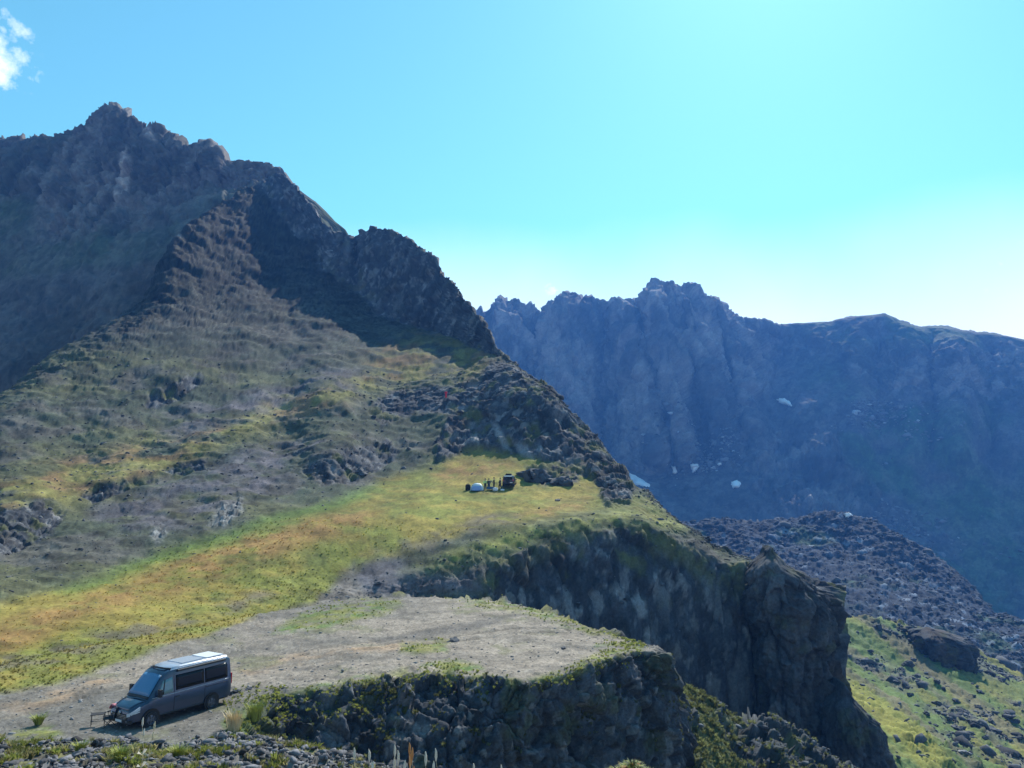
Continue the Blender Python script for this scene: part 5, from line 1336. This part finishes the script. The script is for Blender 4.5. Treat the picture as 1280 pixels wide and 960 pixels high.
# individual dry plants of the foreground
M_straw = mat('straw', (.62, .50, .30), .8, noise=.3, nscale=30)
M_rust = mat('rusty_leaf', (.48, .20, .06), .8, noise=.4, nscale=30)
M_seed = mat('seed_head', (.62, .54, .42), .9, noise=.3, nscale=40)
M_yg = mat('yellow_green_grass', (.30, .32, .06), .8, noise=.35, nscale=12)
def tuft(px, py, terr, h, n, m, label, group, bend=.5, w_=.012, name='grass_tuft'):
    p, _n = on_view(terr, px, py)
    if p is None: return
    v, f = blades(n, h, h * .8, bend, random.randrange(9999), w_)
    o = mesh_obj(name, v, f, m); o.location = (p.x, p.y, p.z); tag(o, label, 'grass', group); return o
TG = 'dry grass tufts standing out on the near ground'
tuft(203, 926, nearg, .42, 260, M_straw, 'pale straw tuft standing at the edge of the van shadow', TG, .45, .008)
tuft(292, 912, plat, 1.0, 220, M_straw, 'straw coloured tuft on the rim right of the van', TG, .5, .02)
tuft(100, 940, nearg, .22, 160, M_yg, 'small yellow green tuft left on the near stones', TG, .8, .008)
tuft(150, 952, nearg, .26, 300, M_yg, 'bright green tuft below the van on the near stones', TG, .8, .008)
tuft(222, 948, nearg, .24, 260, M_yg, 'yellow green tuft in the middle of the near stones', TG, .8, .008)
tuft(48, 905, plat, .5, 200, M_yg, 'yellow green tuft on the gravel left of the camp table', TG, .9, .02)
tuft(318, 900, plat, .9, 200, M_yg, 'bushy yellow green tuft below the straw tuft on the rim', TG, .6, .02)
tuft(435, 928, nearg, .5, 200, M_yg, 'dark edged green tuft at the left of the dry stalks', TG, .6, .008)

def stalk(x, y, z, h, m_head, label, group, lean=0.0, heads=1):
    r = empty('dry_stalk', (x, y, z), random.uniform(0, 6.28)); tag(r, label, 'plant', group)
    pts = [(lean * h * (t / 6) ** 1.6, .02 * math.sin(t * 1.3), h * t / 6) for t in range(7)]
    q = MB(); q.tube(pts, [.005 - .0005 * t for t in range(7)], 5); q.build('stem', M_straw, r)
    for k in range(heads):
        b0 = Vector(pts[-1 - k]); a = random.uniform(0, 6.28); hl_ = .13
        e = b0 + Vector((math.cos(a) * .03 * k, math.sin(a) * .03 * k, 0))
        q = MB(); q.tube([b0 - Vector((0, 0, .01)), e + Vector((0, 0, hl_ * .3)), e + Vector((0, 0, hl_ * .7)), e + Vector((.01, 0, hl_))], [.005, .016, .013, .004], 7); q.build('seed_head', m_head, r, True)
        for z_ in (.35, .55):
            q = MB(); zz = h * z_; s_ = random.choice((1, -1)); q.add([(lean * zz * .5, 0, zz), (s_ * .06, .015, zz + .07), (s_ * .11, 0, zz + .05), (s_ * .06, -.015, zz + .03)], [(0, 1, 2), (0, 2, 3)]); q.build('leaf', m_head, r)
    return r
# one clump of stalks just below the frame edge: stems stand on the near ground, tops reach into the picture
SG = 'dry flower stalks in front of the dark cliff'
def stalk_to(px, py_top, D, m_head, label, group, lean=0, heads=1):
    top = world(px, py_top, D); g_ = ground_at(nearg, top[0], top[1])
    if g_ is None: return
    h = max(.25, (top[2] - g_.z) / 1.15)
    return stalk(top[0], top[1], g_.z, h, m_head, label, group, lean, heads)
stalk_to(180, 896, 12.5, M_seed, 'tall pale dry stalk standing in front of the van nose', 'single dry stalks of the near ground', 0, 2)
stalk_to(186, 902, 12.6, M_straw, 'second dry stalk close beside the tall one before the van', 'single dry stalks of the near ground', .1, 2)
for k, (x, y, hd, lb) in enumerate([(519,918,1,'tallest rusty orange stalk in the middle of the clump'), (515,926,1,None), (524,934,1,None), (500,922,0,None), (534,922,0,None), (508,933,1,None), (472,926,0,None), (457,928,0,'pale stalk at the left end of the clump'), (480,934,0,None), (492,926,0,None), (563,924,0,'pale stalk standing apart at the right of the clump'), (546,936,0,None), (488,944,0,None), (505,941,0,None), (528,945,1,None), (466,942,0,None), (540,946,0,None), (518,950,1,None), (476,950,0,None), (497,952,0,None), (625,938,0,'lone pale stalk far right of the clump'), (612,950,0,None), (584,948,0,None)]):
    stalk_to(x, y, 9.0 + random.uniform(-.6, .6), M_rust if hd else M_seed, lb or ('dry stalk with %s, %s of the clump%s' % ('rusty orange leaves' if hd else 'a pale seed head', 'left part' if x < 485 else 'centre' if x < 520 else 'right part' if x < 560 else 'far right', ', low' if y > 938 else ', high')), SG, random.uniform(-.12, .12), 1)
M_shrub = mat('shrub_leaf', (.13, .15, .06), .8, noise=.4, nscale=10)
def bush_on(px, py_top, D, label, wide):
    t_ = world(px, py_top, D); g_ = ground_at(nearg, t_[0], t_[1]); h = t_[2] - g_.z
    r = empty('bush', (t_[0], t_[1], g_.z)); tag(r, label, 'bush')
    for k, (mm2, n_) in enumerate(((M_shrub, 500), (M_yg, 260), (M_rust, 60))):
        v, f = blades(n_, h * .15, wide * 4, .9, 50 + k, .014); v = [(a, b, c + h * .80 - .6 * (a * a + b * b) ** .5) for a, b, c in v]
        mesh_obj('foliage', v, f, mm2, parent=r)
    for k in range(9):
        a = k * .7; st = MB(); st.tube([(0, 0, -.05), (.12 * math.cos(a), .12 * math.sin(a), h * .4), (.5 * wide * math.cos(a), .5 * wide * math.sin(a), h * .75)], [.02, .014, .005], 5); st.build('stem', M_rust, r)
bush_on(790, 938, 13, 'green and rust bush reaching up at the bottom edge below the front cliff', .55)
stalk_to(1066, 944, 12, M_seed, 'pale seed head alone at the bottom edge below the tall rock tower', None, 0, 3)

# ================================================================== AIR
hzm = bpy.data.materials.new('haze'); hzm.use_nodes = True
N_, L_ = hzm.node_tree.nodes, hzm.node_tree.links
for n in list(N_): N_.remove(n)
mo_ = N_.new('ShaderNodeOutputMaterial'); pv = N_.new('ShaderNodeVolumePrincipled')
pv.inputs['Color'].default_value = (.09, .31, .95, 1); pv.inputs['Density'].default_value = 0.00028; pv.inputs['Anisotropy'].default_value = 0.25
L_.new(pv.outputs[0], mo_.inputs['Volume'])
hb = MB(); hb.box((0, 0, (330 - 195) / 2), (9000, 9000, 330 + 195)); ho = hb.build('haze', hzm)
tag(ho, None, None, kind='stuff')
